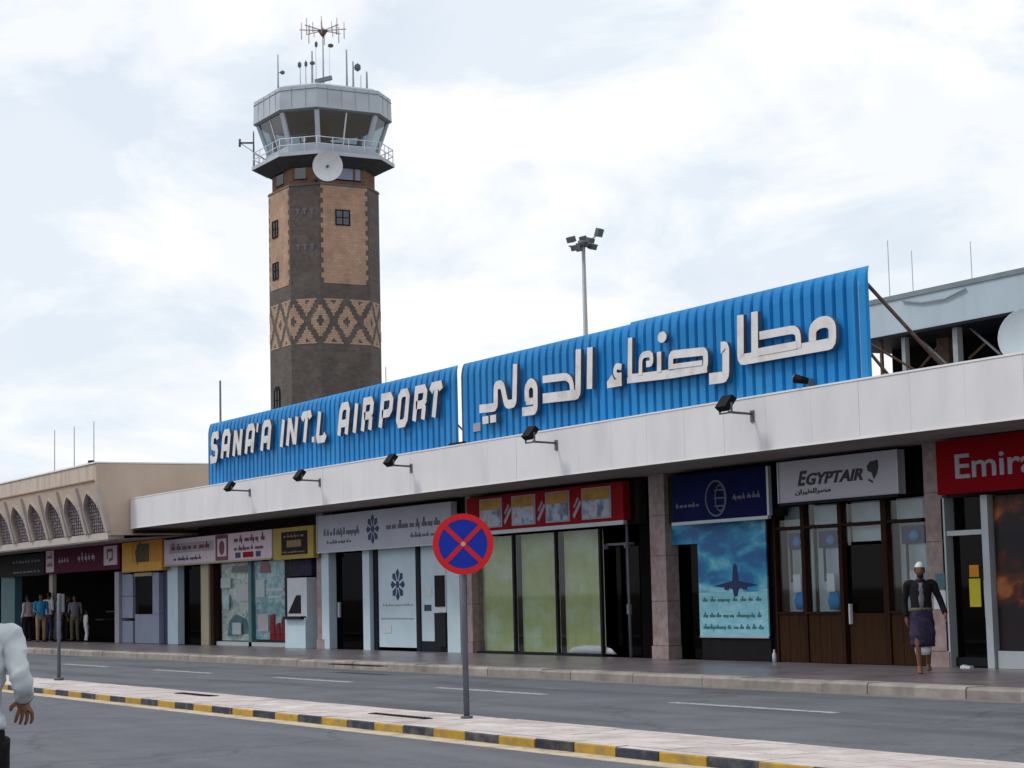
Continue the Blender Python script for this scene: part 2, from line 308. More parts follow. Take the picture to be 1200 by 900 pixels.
def thing(name, label, cat, loc=(0, 0, 0), rz=0, group=None):
    o = bpy.data.objects.new(name, None); C.objects.link(o); o.location = loc; o.rotation_euler = (0, 0, rz); o.empty_display_size = .3
    ORG[o.name] = Vector(loc); return props(o, label, cat, group)
def mesh_of(name, mb, mats):
    me = bpy.data.meshes.new(name); me.from_pydata(mb.v, [], mb.f)
    for m in (mats if isinstance(mats, (list, tuple)) else [mats]): me.materials.append(K[m] if isinstance(m, str) else m)
    me.polygons.foreach_set('material_index', mb.m); me.polygons.foreach_set('use_smooth', mb.smooth)
    bm = bmesh.new(); bm.from_mesh(me); bmesh.ops.recalc_face_normals(bm, faces=bm.faces); bm.to_mesh(me); bm.free(); return me
def obj(name, mb, mats, parent=None, local=False, label=None, kind=None, at=None):
    """world-coordinate mesh (local=False) hung on its thing; local=True: already in the parent's own axes"""
    if parent is not None and not local:
        q = ORG.get(parent.name, Vector())
        mb.v = [(v[0]-q.x, v[1]-q.y, v[2]-q.z) for v in mb.v]
    me = mesh_of(name, mb, mats); o = bpy.data.objects.new(name, me); C.objects.link(o)
    if parent is not None: o.parent = parent; ORG[o.name] = ORG.get(parent.name, Vector())
    if at is not None: o.location = at
    return props(o, label, kind=kind)
def inst(name, me, parent, at, rz=0, sc=None, kind=None):
    o = bpy.data.objects.new(name, me); C.objects.link(o); o.location = Vector(at)-(ORG.get(parent.name, Vector()) if parent else Vector())
    o.rotation_euler = (0, 0, rz); o.parent = parent
    if sc: o.scale = sc
    if parent is not None: ORG[o.name] = Vector(at)
    return o
def top(name, mb, mats, label, cat, group=None): return props(obj(name, mb, mats), label, cat, group)
def struct(name, mb, mats, parent=None):
    o = obj(name, mb, mats, parent)
    if parent is None: o['kind'] = 'structure'
    return o
def lettering(name, body, x0, x1, z0, z1, y, mt, parent, shear=0, depth=.004, bold=.0):
    cu = bpy.data.curves.new('tmp', 'FONT'); cu.body = body; cu.shear = shear; cu.extrude = .5; cu.offset = bold; cu.resolution_u = 3
    o = bpy.data.objects.new('tmp', cu); C.objects.link(o); bpy.context.view_layer.update()
    me = bpy.data.meshes.new_from_object(o.evaluated_get(bpy.context.evaluated_depsgraph_get())); C.objects.unlink(o); bpy.data.objects.remove(o)
    xs = [v.co.x for v in me.vertices]; ys = [v.co.y for v in me.vertices]; ax, bx, ay, by = min(xs), max(xs), min(ys), max(ys); q = ORG.get(parent.name, Vector())
    for v in me.vertices:
        u = (v.co.x-ax)/(bx-ax); t = (v.co.y-ay)/(by-ay); d = v.co.z
        v.co = Vector((x0+u*(x1-x0), y-d*2*depth, z0+t*(z1-z0)))-q
    me.materials.clear(); me.materials.append(K[mt]); me.name = name
    o = bpy.data.objects.new(name, me); C.objects.link(o); o.parent = parent; return o
def scribble(mb, x0, x1, z, h, y, n, seed, slope=0):      # a line of writing too small to read: joined strokes with dots
    rg = random.Random(seed); x = x0; step = (x1-x0)/n
    while x < x1-step*.3:
        w_ = step*rg.uniform(.5, .95)
        mb.box(x, x+w_, y-.004, y+.004, z-h*.2, z+h*.2)
        if rg.random() < .6: mb.box(x+w_*.3, x+w_*.3+h*.3, y-.006, y+.002, z-h*.12, z+h*rg.uniform(.45, .7))
        if rg.random() < .4: mb.box(x+w_*.7, x+w_*.7+h*.2, y-.0055, y+.0025, z-h*rg.uniform(.25, .5), z+h*.1)
        x += step
    return mb

# ================================================================== THE SETTING
g = MB(); g.add([(-1500, -900, -.03), (600, -900, -.03), (600, 1500, -.03), (-1500, 1500, -.03)], [(0, 1, 2, 3)]); struct('ground', g, 'ground')
g = MB(); g.box(-400, 60, -14, 9.58, -.2, 0); struct('near_road', g, 'asphalt_near')
g = MB(); g.box(-400, 60, 11.2, 17.78, -.2, 0); struct('far_road', g, 'asphalt')
g = MB(); g.box(-400, 60, 17.78, 18.02, -.2, .006); struct('gutter', g, 'gutter')
g = MB(); g.box(-400, 60, 9.58, 9.86, -.2, .004); struct('edge_line', g, 'edge')
# median strip: body, painted kerb stones on the near side, slabs on top, plain kerb beyond
med = MB(); med.box(-120, 30, 9.98, 11.12, -.2, .072); median = struct('median_strip', med, 'gutter')
KS = .73
bk = MB(); bk.add([(0,0,-.02),(KS-.012,0,-.02),(KS-.012,.17,-.02),(0,.17,-.02),(0,0,.082),(KS-.012,0,.082),(KS-.012,.012,.094),(0,.012,.094),(KS-.012,.14,.096),(0,.14,.096)],
   [(0,1,5,4),(4,5,6,7),(7,6,8,9),(0,4,7,9,3),(1,2,8,6,5),(2,3,9,8)])
bk.m = [1 if i in (2,) else 0 for i in range(len(bk.m))]
kme = [mesh_of('kerb_stone', bk, [m_, 'median']) for m_ in ('k_yel', 'k_blk')]
x = -17.83-KS*60; i = 0
while x < 4:
    o = inst('kerb_stone', kme[i % 2], median, (x, 9.85+random.uniform(-.006, .006), random.uniform(-.004, .004)), R(random.uniform(-.35, .35))); x += KS; i += 1
bk = MB(); bk.box(0, .735, 0, .14, -.02, .097); pk = mesh_of('far_kerb_stone', bk, 'median'); x = -62
while x < 2: inst('far_kerb_stone', pk, median, (x, 11.06, random.uniform(-.003, .003))); x += .74
bk = MB(); bk.box(0, .495, 0, .344, 0, .024); sm_ = mesh_of('paving_slab', bk, 'median')
x = -36
while x < -5:
    for r_ in range(3): inst('paving_slab', sm_, median, (x+(.25 if r_ == 1 else 0), 10.0+r_*.35, .073+random.uniform(-.002, .003)), R(random.uniform(-.2, .2)))
    x += .5
g = MB(); g.box(-120, -36.01, 10.0, 11.05, .073, .096); g.box(-4.7, 30, 10.0, 11.05, .073, .096); obj('far_paving', g, 'median', median)
# far pavement: kerb stones and slabs
pv = MB(); pv.box(-400, 60, 18.1, 22.25, -.2, .135); pave = struct('pavement', pv, 'gutter')
bk = MB(); bk.add([(0,0,-.02),(.99,0,-.02),(.99,.36,-.02),(0,.36,-.02),(0,0,.13),(.99,0,.13),(.99,.03,.165),(0,.03,.165),(.99,.36,.165),(0,.36,.165)],
   [(0,1,5,4),(4,5,6,7),(7,6,8,9),(0,4,7,9,3),(1,2,8,6,5),(2,3,9,8)])
pk = mesh_of('kerb_block', bk, 'kerb'); x = -84
while x < -6:
    inst('kerb_block', pk, pave, (x, 18.02+random.uniform(-.012, .012), random.uniform(-.012, .004)), R(random.uniform(-.4, .4))); x += 1.0
g = MB(); g.box(-400, -84.01, 18.02, 18.38, -.02, .16); g.box(-5.9, 60, 18.02, 18.38, -.02, .16); obj('kerb_run', g, 'kerb', pave)
bk = MB(); bk.box(0, 1.19, 0, .955, 0, .024); ps = mesh_of('pavement_slab', bk, 'paving'); x = -78
while x < -8:
    for r_ in range(4): inst('pavement_slab', ps, pave, (x+(.6 if r_ % 2 else 0), 18.392+r_*.962, .136+random.uniform(0, .003)), R(random.uniform(-.1, .1)))
    x += 1.2
g = MB(); g.box(-400, -78.02, 18.39, 22.24, .136, .16); g.box(-6, 60, 18.39, 22.24, .136, .16); obj('plain_paving', g, 'paving', pave)
# lane dashes on the far road
for k in range(-9, 2):
    a = -22.66+6.93*k
    g = MB(); g.box(a, a+3.55, 15.13, 15.27, -.001, .004); struct('lane_marking', g, 'line')
# iron covers lying flat on the median and the pavement edge
for (px_, py_, z_, ln, wd, lb) in ((468, 839, .1005, 1.5, .12, 'long dark drain cover lying in the median paving, nearest the round sign'), (230, 814, .1005, 1.5, .16, 'dark drain cover lying in the median paving, farther from the round sign'), (418, 779.5, .167, 2.4, .2, 'dark drain cover set in the kerb of the far pavement')):
    p = onZ(px_, py_, z_); g = MB(); g.box(p.x-ln/2, p.x+ln/2, p.y-wd/2, p.y+wd/2, z_-.004, z_+.006)
    for q in range(int(ln/.1)): g.box(p.x-ln/2+.03+q*.1, p.x-ln/2+.07+q*.1, p.y-wd/2+.02, p.y+wd/2-.02, z_+.006, z_+.011)
    top('drain_cover', g, 'black', lb, 'drain cover')

# ================================================================== TERMINAL
YF, ZB, ZT = 20.2, 3.84, 4.735
term = thing('terminal_building', 'long single storey airport terminal with a white fascia over a row of shops', 'terminal', (-40, 22.3, 0))
g = MB(); g.box(-59.9, 12, YF+.06, 40, ZB+.01, 4.55); g.box(-59.9, 12, YF+.06, YF+.3, 4.55, 4.70); obj('roof', g, 'concrete', term)
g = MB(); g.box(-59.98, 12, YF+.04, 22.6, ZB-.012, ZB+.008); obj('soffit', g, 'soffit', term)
bk = MB(); bk.box(0, 1.2155, 0, .055, ZB, ZT); fp = mesh_of('fascia_panel', bk, 'fascia'); x = -59.96
while x < 11: inst('fascia_panel', fp, term, (x, YF+random.uniform(-.0015, .0015), 0)); x += 1.22
g = MB(); g.box(-59.985, 12, YF-.012, YF+.3, ZT+.001, ZT+.03); obj('coping', g, 'fascia_edge', term)
g = MB(); g.box(-59.985, 12, YF-.010, YF+.03, ZB-.03, ZB-.002); obj('fascia_trim', g, 'fascia_edge', term)
g = MB(); g.box(-59.985, -59.965, YF, 22.2, ZB, ZT); obj('end_panel', g, 'fascia', term)
# rooms behind the shop fronts
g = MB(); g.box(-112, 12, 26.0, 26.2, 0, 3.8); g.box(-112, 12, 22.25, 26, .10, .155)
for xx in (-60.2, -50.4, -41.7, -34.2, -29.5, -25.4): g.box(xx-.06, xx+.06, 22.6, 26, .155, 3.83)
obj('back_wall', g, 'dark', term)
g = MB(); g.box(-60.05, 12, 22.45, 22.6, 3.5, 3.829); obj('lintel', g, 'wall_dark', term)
g = MB(); g.box(-60.1, 12, 26.2, 40, 0, ZB); obj('wall', g, 'concrete', term)
X = lambda px, py=740, Y=22.3: onY(px, py, Y).x
Z = lambda px, py, Y=22.3: onY(px, py, Y).z
def pillar(px0, px1, m_='granite', d=.55, y0=22.1, joint=True):
    a, b = X(px0, 740, y0), X(px1, 740, y0); hs = [.16, .42, 1.30, 2.2, 3.0, ZB-.013]
    for i in range(len(hs)-1):
        g = MB(); e = .02 if i == 0 else 0; g.box(a-e, b+e, y0-e, y0+d, hs[i]+.004, hs[i+1]-.004)
        obj('pillar_block', g, m_, term)
    g = MB(); g.box(a+.02, b-.02, y0+.02, y0+d-.02, .16, ZB-.02); obj('pillar', g, 'wall_dark', term)
pillar(765, 783); pillar(1090, 1111); pillar(548, 554, d=.3, y0=22.16); pillar(372, 380, d=.3, y0=22.16)
g = MB(); g.box(X(743), X(764), 22.5, 22.6, .16, 3.8); obj('shutter', g, 'dark', term)

def signboard(name, label, cat, a, b, y0, z0, z1, m_, dep=.16):
    t = thing(name, label, cat, ((a+b)/2, y0, z0)); g = MB(); g.box(a, b, y0, y0+dep, z0, z1); obj('panel', g, m_, t); return t
def edge(t, a, b, y, z0, z1, w_, m_, sides='ltrb'):
    g = MB()
    if 'b' in sides: g.box(a-w_*.2, b+w_*.2, y-.025, y+.05, z0-w_, z0)
    if 't' in sides: g.box(a-w_*.2, b+w_*.2, y-.025, y+.05, z1, z1+w_)
    if 'l' in sides: g.box(a-w_, a, y-.022, y+.05, z0, z1)
    if 'r' in sides: g.box(b, b+w_, y-.022, y+.05, z0, z1)
    return obj('frame', g, m_, t)
SY = 21.9
# --- shop signs, from the left
t = signboard('shop_sign', 'black shop sign with faint grey writing under the arched wing, far left', 'shop sign', -81.5, -75.2, SY, 2.66, 3.5, 'black')
g = MB(); scribble(g, -79.5, -75.6, 3.22, .2, SY-.006, 9, 1); scribble(g, -79.5, -75.6, 2.82, .16, SY-.006, 8, 2); obj('lettering', g, 'dim_ink', t, kind='stuff')
t = signboard('shop_sign', 'maroon shop sign with a pale square at each end', 'shop sign', -75.05, -66.2, SY, 2.68, 3.6, 'maroon')
g = MB(); g.box(-74.9, -73.9, SY-.012, SY+.01, 2.74, 3.55); obj('end_square', g, 'pinkwhite', t)
g = MB(); g.box(-67.9, -66.45, SY-.012, SY+.01, 2.84, 3.5); obj('end_square', g, 'pinkwhite', t)
g = MB(); scribble(g, -74.75, -74.05, 3.3, .2, SY-.018, 3, 5); scribble(g, -74.75, -74.05, 3.0, .2, SY-.018, 3, 6); g.ribbon([(-67.5, 3.05), (-67.5, 3.35), (-66.95, 3.35), (-66.95, 3.05), (-67.3, 3.0)], .1, SY-.02, SY-.01); obj('emblem', g, 'maroon_ink', t, kind='stuff')
g = MB(); scribble(g, -73.3, -71.9, 3.12, .22, SY-.006, 4, 7); scribble(g, -70.9, -68.9, 3.16, .3, SY-.006, 5, 8); obj('lettering', g, 'grey_ink', t, kind='stuff')
t = signboard('shop_sign', 'amber yellow shop sign with a small dark emblem, over the slate blue kiosk', 'shop sign', -65.95, -61.9, SY, 2.55, 3.55, 'orange')
g = MB(); g.box(-65.9, -61.95, SY-.01, SY, 2.57, 2.85); g.box(-65.9, -64.9, SY-.008, SY, 2.86, 3.53); obj('print_band', g, 'yellow', t)
g = MB(); g.box(-64.4, -63.2, SY-.014, SY, 2.86, 3.45); g.ribbon([(-64.3, 2.8), (-64.5, 3.2), (-64.0, 3.5)], .08, SY-.02, SY-.015); obj('emblem', g, 'cl_olive', t)
t = signboard('shop_sign', 'pinkish white shop sign with maroon writing and a maroon emblem in the middle', 'shop sign', -61.7, -52.72, SY, 2.70, 3.5, 'pinkwhite')
g = MB(); g.box(-61.2, -57.3, SY-.008, SY, 3.05, 3.35); obj('print_band', g, 'grey_ink', t)
g = MB(); scribble(g, -61.0, -57.5, 3.2, .28, SY-.012, 7, 11); scribble(g, -55.6, -53.1, 3.28, .26, SY-.006, 6, 12); scribble(g, -55.6, -53.3, 3.02, .2, SY-.006, 7, 13); obj('lettering', g, 'maroon_ink', t, kind='stuff')
g = MB(); g.ribbon([(-57.05, 2.78), (-57.05, 3.43), (-56.15, 3.43), (-56.15, 2.78)], .12, SY-.012, SY-.002, closed=True); g.prism([(-56.6+.22*math.cos(k*.7854), 3.1+.22*math.sin(k*.7854)) for k in range(8)], SY-.012, SY-.002); obj('emblem', g, 'maroon_ink', t)
g = MB(); scribble(g, -60.8, -58.2, 2.85, .16, SY-.006, 7, 14); g.box(-55.5, -55.1, SY-.01, SY, 2.76, 2.92); g.box(-53.9, -53.55, SY-.01, SY, 2.76, 2.92); obj('small_print', g, 'navy_ink', t, kind='stuff')
g = MB(); g.box(-54.9, -54.1, SY-.01, SY, 2.76, 2.92); obj('logo', g, 'red', t)
edge(t, -61.7, -52.72, SY, 2.70, 3.5, .05, 'cream', 'b')
t = signboard('shop_sign', 'small square sign with a yellow border round a dark brown field', 'shop sign', -52.6, -49.8, SY, 2.62, 3.5, 'ysign')
g = MB(); g.box(-52.0, -50.2, SY-.012, SY, 2.74, 3.38); obj('field', g, 'black', t)
g = MB(); g.box(-51.6, -50.6, SY-.02, SY-.011, 2.95, 3.14); scribble(g, -51.8, -50.4, 3.25, .12, SY-.018, 6, 21); scribble(g, -51.9, -50.3, 2.81, .08, SY-.018, 9, 22); obj('lettering', g, 'cl_tan', t, kind='stuff')
t = signboard('shop_sign', 'wide grey white bank sign with a dark blue rosette between two lines of writing', 'shop sign', -49.5, -41.75, SY, 2.76, 3.72, 'bluewhite')
g = MB(); scribble(g, -49.1, -46.85, 3.22, .24, SY-.006, 11, 31); scribble(g, -48.9, -47.3, 2.98, .12, SY-.006, 9, 32); scribble(g, -45.25, -42.3, 3.25, .26, SY-.006, 9, 33); scribble(g, -43.9, -42.6, 2.98, .14, SY-.006, 6, 34); obj('lettering', g, 'dim_ink', t, kind='stuff')
def rosette(cx, cz, r, y, m_, par):
    g = MB()
    for k in range(8):
        a = k*math.pi/4; ca, sa = math.cos(a), math.sin(a)
        g.prism([(cx+ca*r*.25, cz+sa*r*.25), (cx+math.cos(a-.3)*r*.8, cz+math.sin(a-.3)*r*.8), (cx+ca*r, cz+sa*r), (cx+math.cos(a+.3)*r*.8, cz+math.sin(a+.3)*r*.8)], y-.008-.0007*k, y)
    g.prism([(cx+.22*r*math.cos(k*.7854), cz+.22*r*math.sin(k*.7854)) for k in range(8)], y-.016, y); return obj('emblem', g, m_, par)
rosette(-46.05, 3.24, .38, SY, 'navy_ink', t)
edge(t, -49.5, -41.75, SY, 2.76, 3.72, .04, 'frame_lt', 'bl')
t = signboard('shop_sign', 'red shop sign with four pictures and a pale bar beneath, beside the round traffic sign', 'shop sign', -40.95, -34.2, SY, 2.95, 3.74, 'red')
for k, (a, b) in enumerate(((-40.3, -39.25), (-38.8, -37.75), (-37.3, -36.3), (-35.8, -34.65))):
    g = MB(); g.box(a, b, SY-.02, SY, 3.02, 3.68); obj('picture_frame', g, 'grey_ink', t)
    g = MB(); g.box(a+.06, b-.06, SY-.027, SY-.018, 3.06, 3.42); p_ = obj('picture', g, 'pic', t)
    g = MB(); g.box(a+.06, b-.06, SY-.028, SY-.018, 3.425, 3.65); obj('picture_heading', g, 'pic_top', t)
for a in (-39.15, -37.65, -36.15):
    g = MB(); g.ribbon([(a, 3.1), (a+.3, 3.42)], .09, SY-.012, SY); g.ribbon([(a+.02, 3.3), (a+.2, 3.5)], .05, SY-.012, SY); obj('flourish', g, 'grey_ink', t)
edge(t, -40.95, -34.2, SY, 2.95, 3.74, .085, 'frame_lt', 'b')
t = signboard('shop_sign', 'dark navy shop sign with a faint globe, edged in pale metal, over the aircraft poster', 'shop sign', -32.42, -29.33, SY, 2.82, 3.72, 'navy')
cx, cz = -30.95, 3.22; g = MB(); g.ribbon([(cx+.33*math.cos(k*.2618), cz+.33*math.sin(k*.2618)) for k in range(24)], .035, SY-.008, SY, closed=True)
g.ribbon([(cx+.14+.16*math.cos(k*.5236), cz+.25*math.sin(k*.5236)) for k in range(12)], .025, SY-.010, SY, closed=True)
for dz in (-.15, 0, .15): g.box(cx-.05, cx+.31, SY-.006, SY, cz+dz-.012, cz+dz+.012)
scribble(g, -32.3, -31.45, 3.12, .13, SY-.006, 6, 41); scribble(g, -30.4, -29.5, 3.2, .13, SY-.006, 6, 42); obj('emblem', g, 'dim_ink', t, kind='stuff')
edge(t, -32.42, -29.33, SY, 2.82, 3.72, .06, 'frame_lt', 'br')
t = signboard('airline_sign', 'white Egyptair sign with black slanted lettering and a falcon head', 'airline sign', -28.97, -25.72, SY, 3.02, 3.76, 'egypt')
lettering('lettering', 'E', -28.42, -28.15, 3.30, 3.56, SY-.006, 'ink', t, .3, .006, .03)
lettering('lettering', 'GYPTAIR', -28.17, -26.62, 3.30, 3.51, SY-.006, 'ink', t, .3, .006, .03)
lettering('lettering', '\uFEE3\uFEBC\uFEAE\uFEDF\uFEE0\uFEC4\uFEF4\uFEAE\uFE8D\uFEE5'[::-1], -28.5, -27.5, 3.13, 3.24, SY-.006, 'ink', t, 0, .005, .02)
g = MB(); g.prism([(-26.5, 3.52), (-26.42, 3.60), (-26.22, 3.62), (-26.2, 3.5), (-26.25, 3.38), (-26.33, 3.3), (-26.38, 3.42), (-26.47, 3.44)], SY-.01, SY)
g.ribbon([(-26.47, 3.30), (-26.36, 3.25)], .03, SY-.011, SY); obj('emblem', g, 'ink', t)
edge(t, -28.97, -25.72, SY, 3.02, 3.76, .05, 'frame_dk', 'b'); edge(t, -28.97, -25.72, SY, 3.02, 3.76, .03, 'frame_lt', 'lr')
# Emirates
EY = 21.75
ea = X(1099, 583, EY); t = signboard('airline_sign', 'deep red Emirates sign with pale lettering, above the far right shop door', 'airline sign', ea, ea+4.6, EY, 2.93, 3.80, 'red2')
e0 = X(1121, 568, EY); lettering('lettering', 'Emirates', e0, e0+(X(1200, 550, EY)-e0)/.555, 3.16, 3.55, EY-.008, 'grey_ink', t, 0, .01, .012)

# --- shop fronts
FY = 22.3
def pane(par, a, b, z0, z1, m_='glass_cl', y=FY, name='pane'):
    g = MB(); g.box(a, b, y+.02, y+.035, z0, z1); return obj(name, g, m_, par)
def solid(par, name, a, b, z0, z1, m_, y0=FY, y1=FY+.12, label=None):
    g = MB(); g.box(a, b, y0, y1, z0, z1); return obj(name, g, m_, par, label=label)
def shop(name, label, a, b): return thing(name, label, 'shopfront', ((a+b)/2, FY, .16))
H0 = .165
# under the wing, far left
s = shop('shopfront', 'dark open shop with a teal pilaster, under the arched wing at the far left', -82, -76)
solid(s, 'pilaster', X(4), X(20), H0, 2.75, 'teal', 22.2, 22.5); solid(s, 'jamb', X(-30), X(-26), H0, 2.75, 'teal', 22.2, 22.5)
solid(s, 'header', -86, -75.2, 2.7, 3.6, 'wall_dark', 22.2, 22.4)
s = shop('shopfront', 'wide black open doorway under the maroon sign, with people in front', -75, -67)
solid(s, 'post', X(60.5), X(64.5), H0, 2.75, 'rib', 22.2, 22.35); solid(s, 'header', -75.1, -66.0, 2.7, 3.6, 'wall_dark', 22.25, 22.4)
for i, px_ in enumerate((72, 84, 96, 110, 122)):
    solid(s, 'shelf', X(px_), X(px_+9), .9+.3*(i % 2), .94+.3*(i % 2), 'cl_olive', 23.6, 24.2)
s = shop('kiosk', 'slate blue panelled kiosk with one dark window under the amber sign', X(142), X(190)); s['category'] = 'kiosk'
solid(s, 'corner_post', X(141), X(146), H0, 2.6, 'grey_ink', 22.1, 22.5)
for i, z_ in enumerate((H0, 1.0, 1.75)): solid(s, 'panel', X(146.2), X(159), z_+.006, z_+.74, 'slate', 22.2, 22.4)
solid(s, 'door_gap', X(159), X(162), H0, 2.45, 'frame_dk', 22.3, 22.4)
solid(s, 'panel', X(162.3), X(190.5), H0+.006, 1.13, 'slate', 22.18, 22.4); solid(s, 'panel', X(183), X(190.5), 1.14, 2.5, 'slate', 22.18, 22.4)
solid(s, 'window_frame', X(162.3), X(183), 2.4, 2.52, 'cream', 22.15, 22.4); solid(s, 'window', X(164), X(182.6), 1.15, 2.39, 'glass_dk', 22.25, 22.27)
solid(s, 'header', -66.1, -61.6, 2.55, 3.6, 'wall_dark', 22.25, 22.45)
s = shop('shopfront', 'glazed shopfront under the pinkish white sign, with a red and blue window poster', X(192), X(343))
solid(s, 'jamb', X(192), X(199), H0, 2.75, 'navy_ink'); solid(s, 'pilaster', X(200), X(212), H0, 2.75, 'pale_blue', 22.2, 22.42, 'teal white pilaster')
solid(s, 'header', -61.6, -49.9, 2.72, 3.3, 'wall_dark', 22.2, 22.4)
d = solid(s, 'door', X(213), X(240), H0, 2.7, 'glass_dk', FY+.1, FY+.115); g = MB(); g.box(X(216), X(236), FY+.2, FY+.4, 1.55, 1.62); g.box(X(226), X(235), FY+.18, FY+.4, 1.35, 1.55); obj('counter', g, 'grey_ink', s)
solid(s, 'jamb', X(241), X(250), H0, 2.75, 'cream', 22.15, 22.42); solid(s, 'jamb', X(250.3), X(254), H0, 2.75, 'frame_br', 22.2, 22.42)
solid(s, 'window_display', X(255), X(292), H0+.15, 2.68, 'win_mix', FY+.15, FY+.2); pane(s, X(254.2), X(292), H0+.1, 2.7)
g = MB(); g.prism([(X(262), .45), (X(287), .55), (X(284), .95), (X(272), 1.1), (X(264), .9)], FY+.13, FY+.15); obj('display_shape', g, 'teal', s)
solid(s, 'sill', X(254.2), X(338), H0, H0+.12, 'frame_lt', FY-.02, FY+.12)
solid(s, 'mullion', X(292), X(295.5), H0, 2.7, 'teal', FY-.02, FY+.1); solid(s, 'window_poster', X(296), X(334), H0+.2, 2.66, 'win_blue', FY+.1, FY+.14); pane(s, X(295.6), X(335), H0+.12, 2.7)
g = MB()
for a, b, z_ in ((314, 320, 1.1), (321, 326, .85), (327, 332, 1.0)): g.prism([(X(a), .36), (X(b), .36), (X(b-1), z_), (X(a+1), z_*.96)], FY+.05, FY+.1)
g.prism([(X(303), 2.3), (X(315), 2.3), (X(312), 2.65), (X(305), 2.65)], FY+.05, FY+.1); obj('red_figure', g, 'red', s)
solid(s, 'mullion', X(335), X(340), H0, 2.7, 'frame_dk', FY-.02, FY+.1); solid(s, 'jamb', X(340), X(344), H0, 2.0, 'pale_blue', FY-.05, FY+.1)
for (a, b, z0_, z1_, m_) in ((257, 268, 1.9, 2.2, 'paper'), (270, 288, 2.35, 2.55, 'cl_olive'), (259, 266, 1.25, 1.7, 'pale_blue'), (276, 289, 1.5, 2.0, 'pinkwhite'), (270, 280, .5, .85, 'paper'), (298, 308, 1.6, 2.1, 'paper'), (312, 330, 1.75, 1.85, 'paper'), (312, 328, 1.55, 1.63, 'paper'), (300, 312, .6, 1.1, 'pinkwhite')):
    solid(s, 'notice', X(a), X(b), z0_, z1_, m_, FY+.06, FY+.085)
# cash machine
def cash(label, a, b, top_, low, lowmat):
    t = thing('cash_machine', label, 'cash machine', ((a+b)/2, 22.1, .16))
    g = MB(); g.box(a, b, 22.02, 22.5, H0, low); obj('cabinet', g, lowmat, t)
    g = MB(); g.box(a+.04, b-.02, 22.08, 22.5, low+.002, top_); obj('surround', g, 'paper', t)
    g = MB(); w_ = b-a; g.prism([(a+.12, low+.12), (b-w_*.3, low+.12), (b-w_*.3, low+.62), (a+w_*.5, low+.62)], 22.06, 22.1); obj('screen', g, 'black', t)
    g = MB(); g.box(a+.1, b-.08, 21.9, 22.1, low-.04, low+.04); obj('keypad_shelf', g, 'frame_dk', t); return t
cash('white cash machine with a teal base under the square yellow bordered sign', X(345), X(369), 2.1, 1.0, 'pale_blue')
s = shop('shopfront', 'narrow dark board above the cash machine beside a pink pillar', X(345), X(370))
solid(s, 'board', X(344), X(370), 2.15, 2.6, 'cl_purple', 22.2, 22.4); solid(s, 'panel', X(340.5), X(344), 2.05, 2.7, 'frame_dk', 22.22, 22.4)
# bank
s = shop('shopfront', 'pale blue bank front with a dark glass door, under the wide grey white sign', X(383), X(546))
solid(s, 'header', -50.2, -41.8, 2.78, 3.75, 'wall_dark', 22.2, 22.4)
solid(s, 'frame', X(383.5), X(392), H0, 2.78, 'pale_blue', 22.15, 22.4)
d = solid(s, 'door', X(393), X(431), H0, 2.72, 'glass_dk', FY+.05, FY+.065); g = MB(); g.box(X(396), X(398), FY, FY+.05, 1.0, 1.4); obj('handle', g, 'frame_lt', d)
g = MB()
for k in range(3): g.box(X(404+5*k), X(407.5+5*k), FY+.3, FY+.34, .85, 1.55-.1*k)
obj('blind', g, 'cl_grey', s)
solid(s, 'frame', X(432), X(440), H0, 2.78, 'pale_blue', 22.15, 22.4); solid(s, 'mullion', X(440.3), X(445), H0, 2.75, 'frame_dk', 22.25, 22.4)
p_ = solid(s, 'board', X(445.3), X(490), H0+.08, 2.74, 'pale_blue', 22.28, 22.4); rosette(X(467, 685), Z(467, 685), .4, 22.28, 'navy_ink', s)
g = MB(); scribble(g, X(450), X(486), 1.30, .08, 22.275, 10, 51); obj('lettering', g, 'grey_ink', s, kind='stuff')
solid(s, 'mullion', X(490.2), X(495), H0, 2.75, 'frame_dk', 22.25, 22.4); solid(s, 'board', X(495.3), X(534), H0+.25, 2.74, 'pale_blue', 22.28, 22.4)
solid(s, 'base', X(495.3), X(530), H0, H0+.24, 'frame_dk', 22.26, 22.4)
solid(s, 'frame', X(531), X(546), H0, 2.78, 'pale_blue', 22.15, 22.27)
t = thing('cash_machine', 'tall dark cash machine in the pale blue bank front, left of the round sign post', 'cash machine', (X(523), 22.2, .16))
g = MB(); g.box(X(517), X(530), 22.12, 22.27, .3, 1.1); obj('cabinet', g, 'frame_dk', t); g = MB(); g.box(X(517), X(528), 22.14, 22.27, 1.25, 2.0); obj('screen', g, 'black', t)
g = MB(); g.box(X(515.5), X(529), 22.17, 22.275, 1.11, 2.12); obj('surround', g, 'paper', t)
s = shop('notice_board', 'small notices stuck on the pale blue boards of the bank front', X(450), X(510)); s['category'] = 'notices'
for (a, b, z0_, z1_, m_) in ((448, 486, .95, .98, 'grey_ink'), (452, 460, .6, .8, 'paper'), (498, 508, 1.5, 1.75, 'paper'), (499, 507, 1.15, 1.3, 'navy_ink')):
    solid(s, 'notice', X(a), X(b), z0_, z1_, m_, 22.268, 22.279)
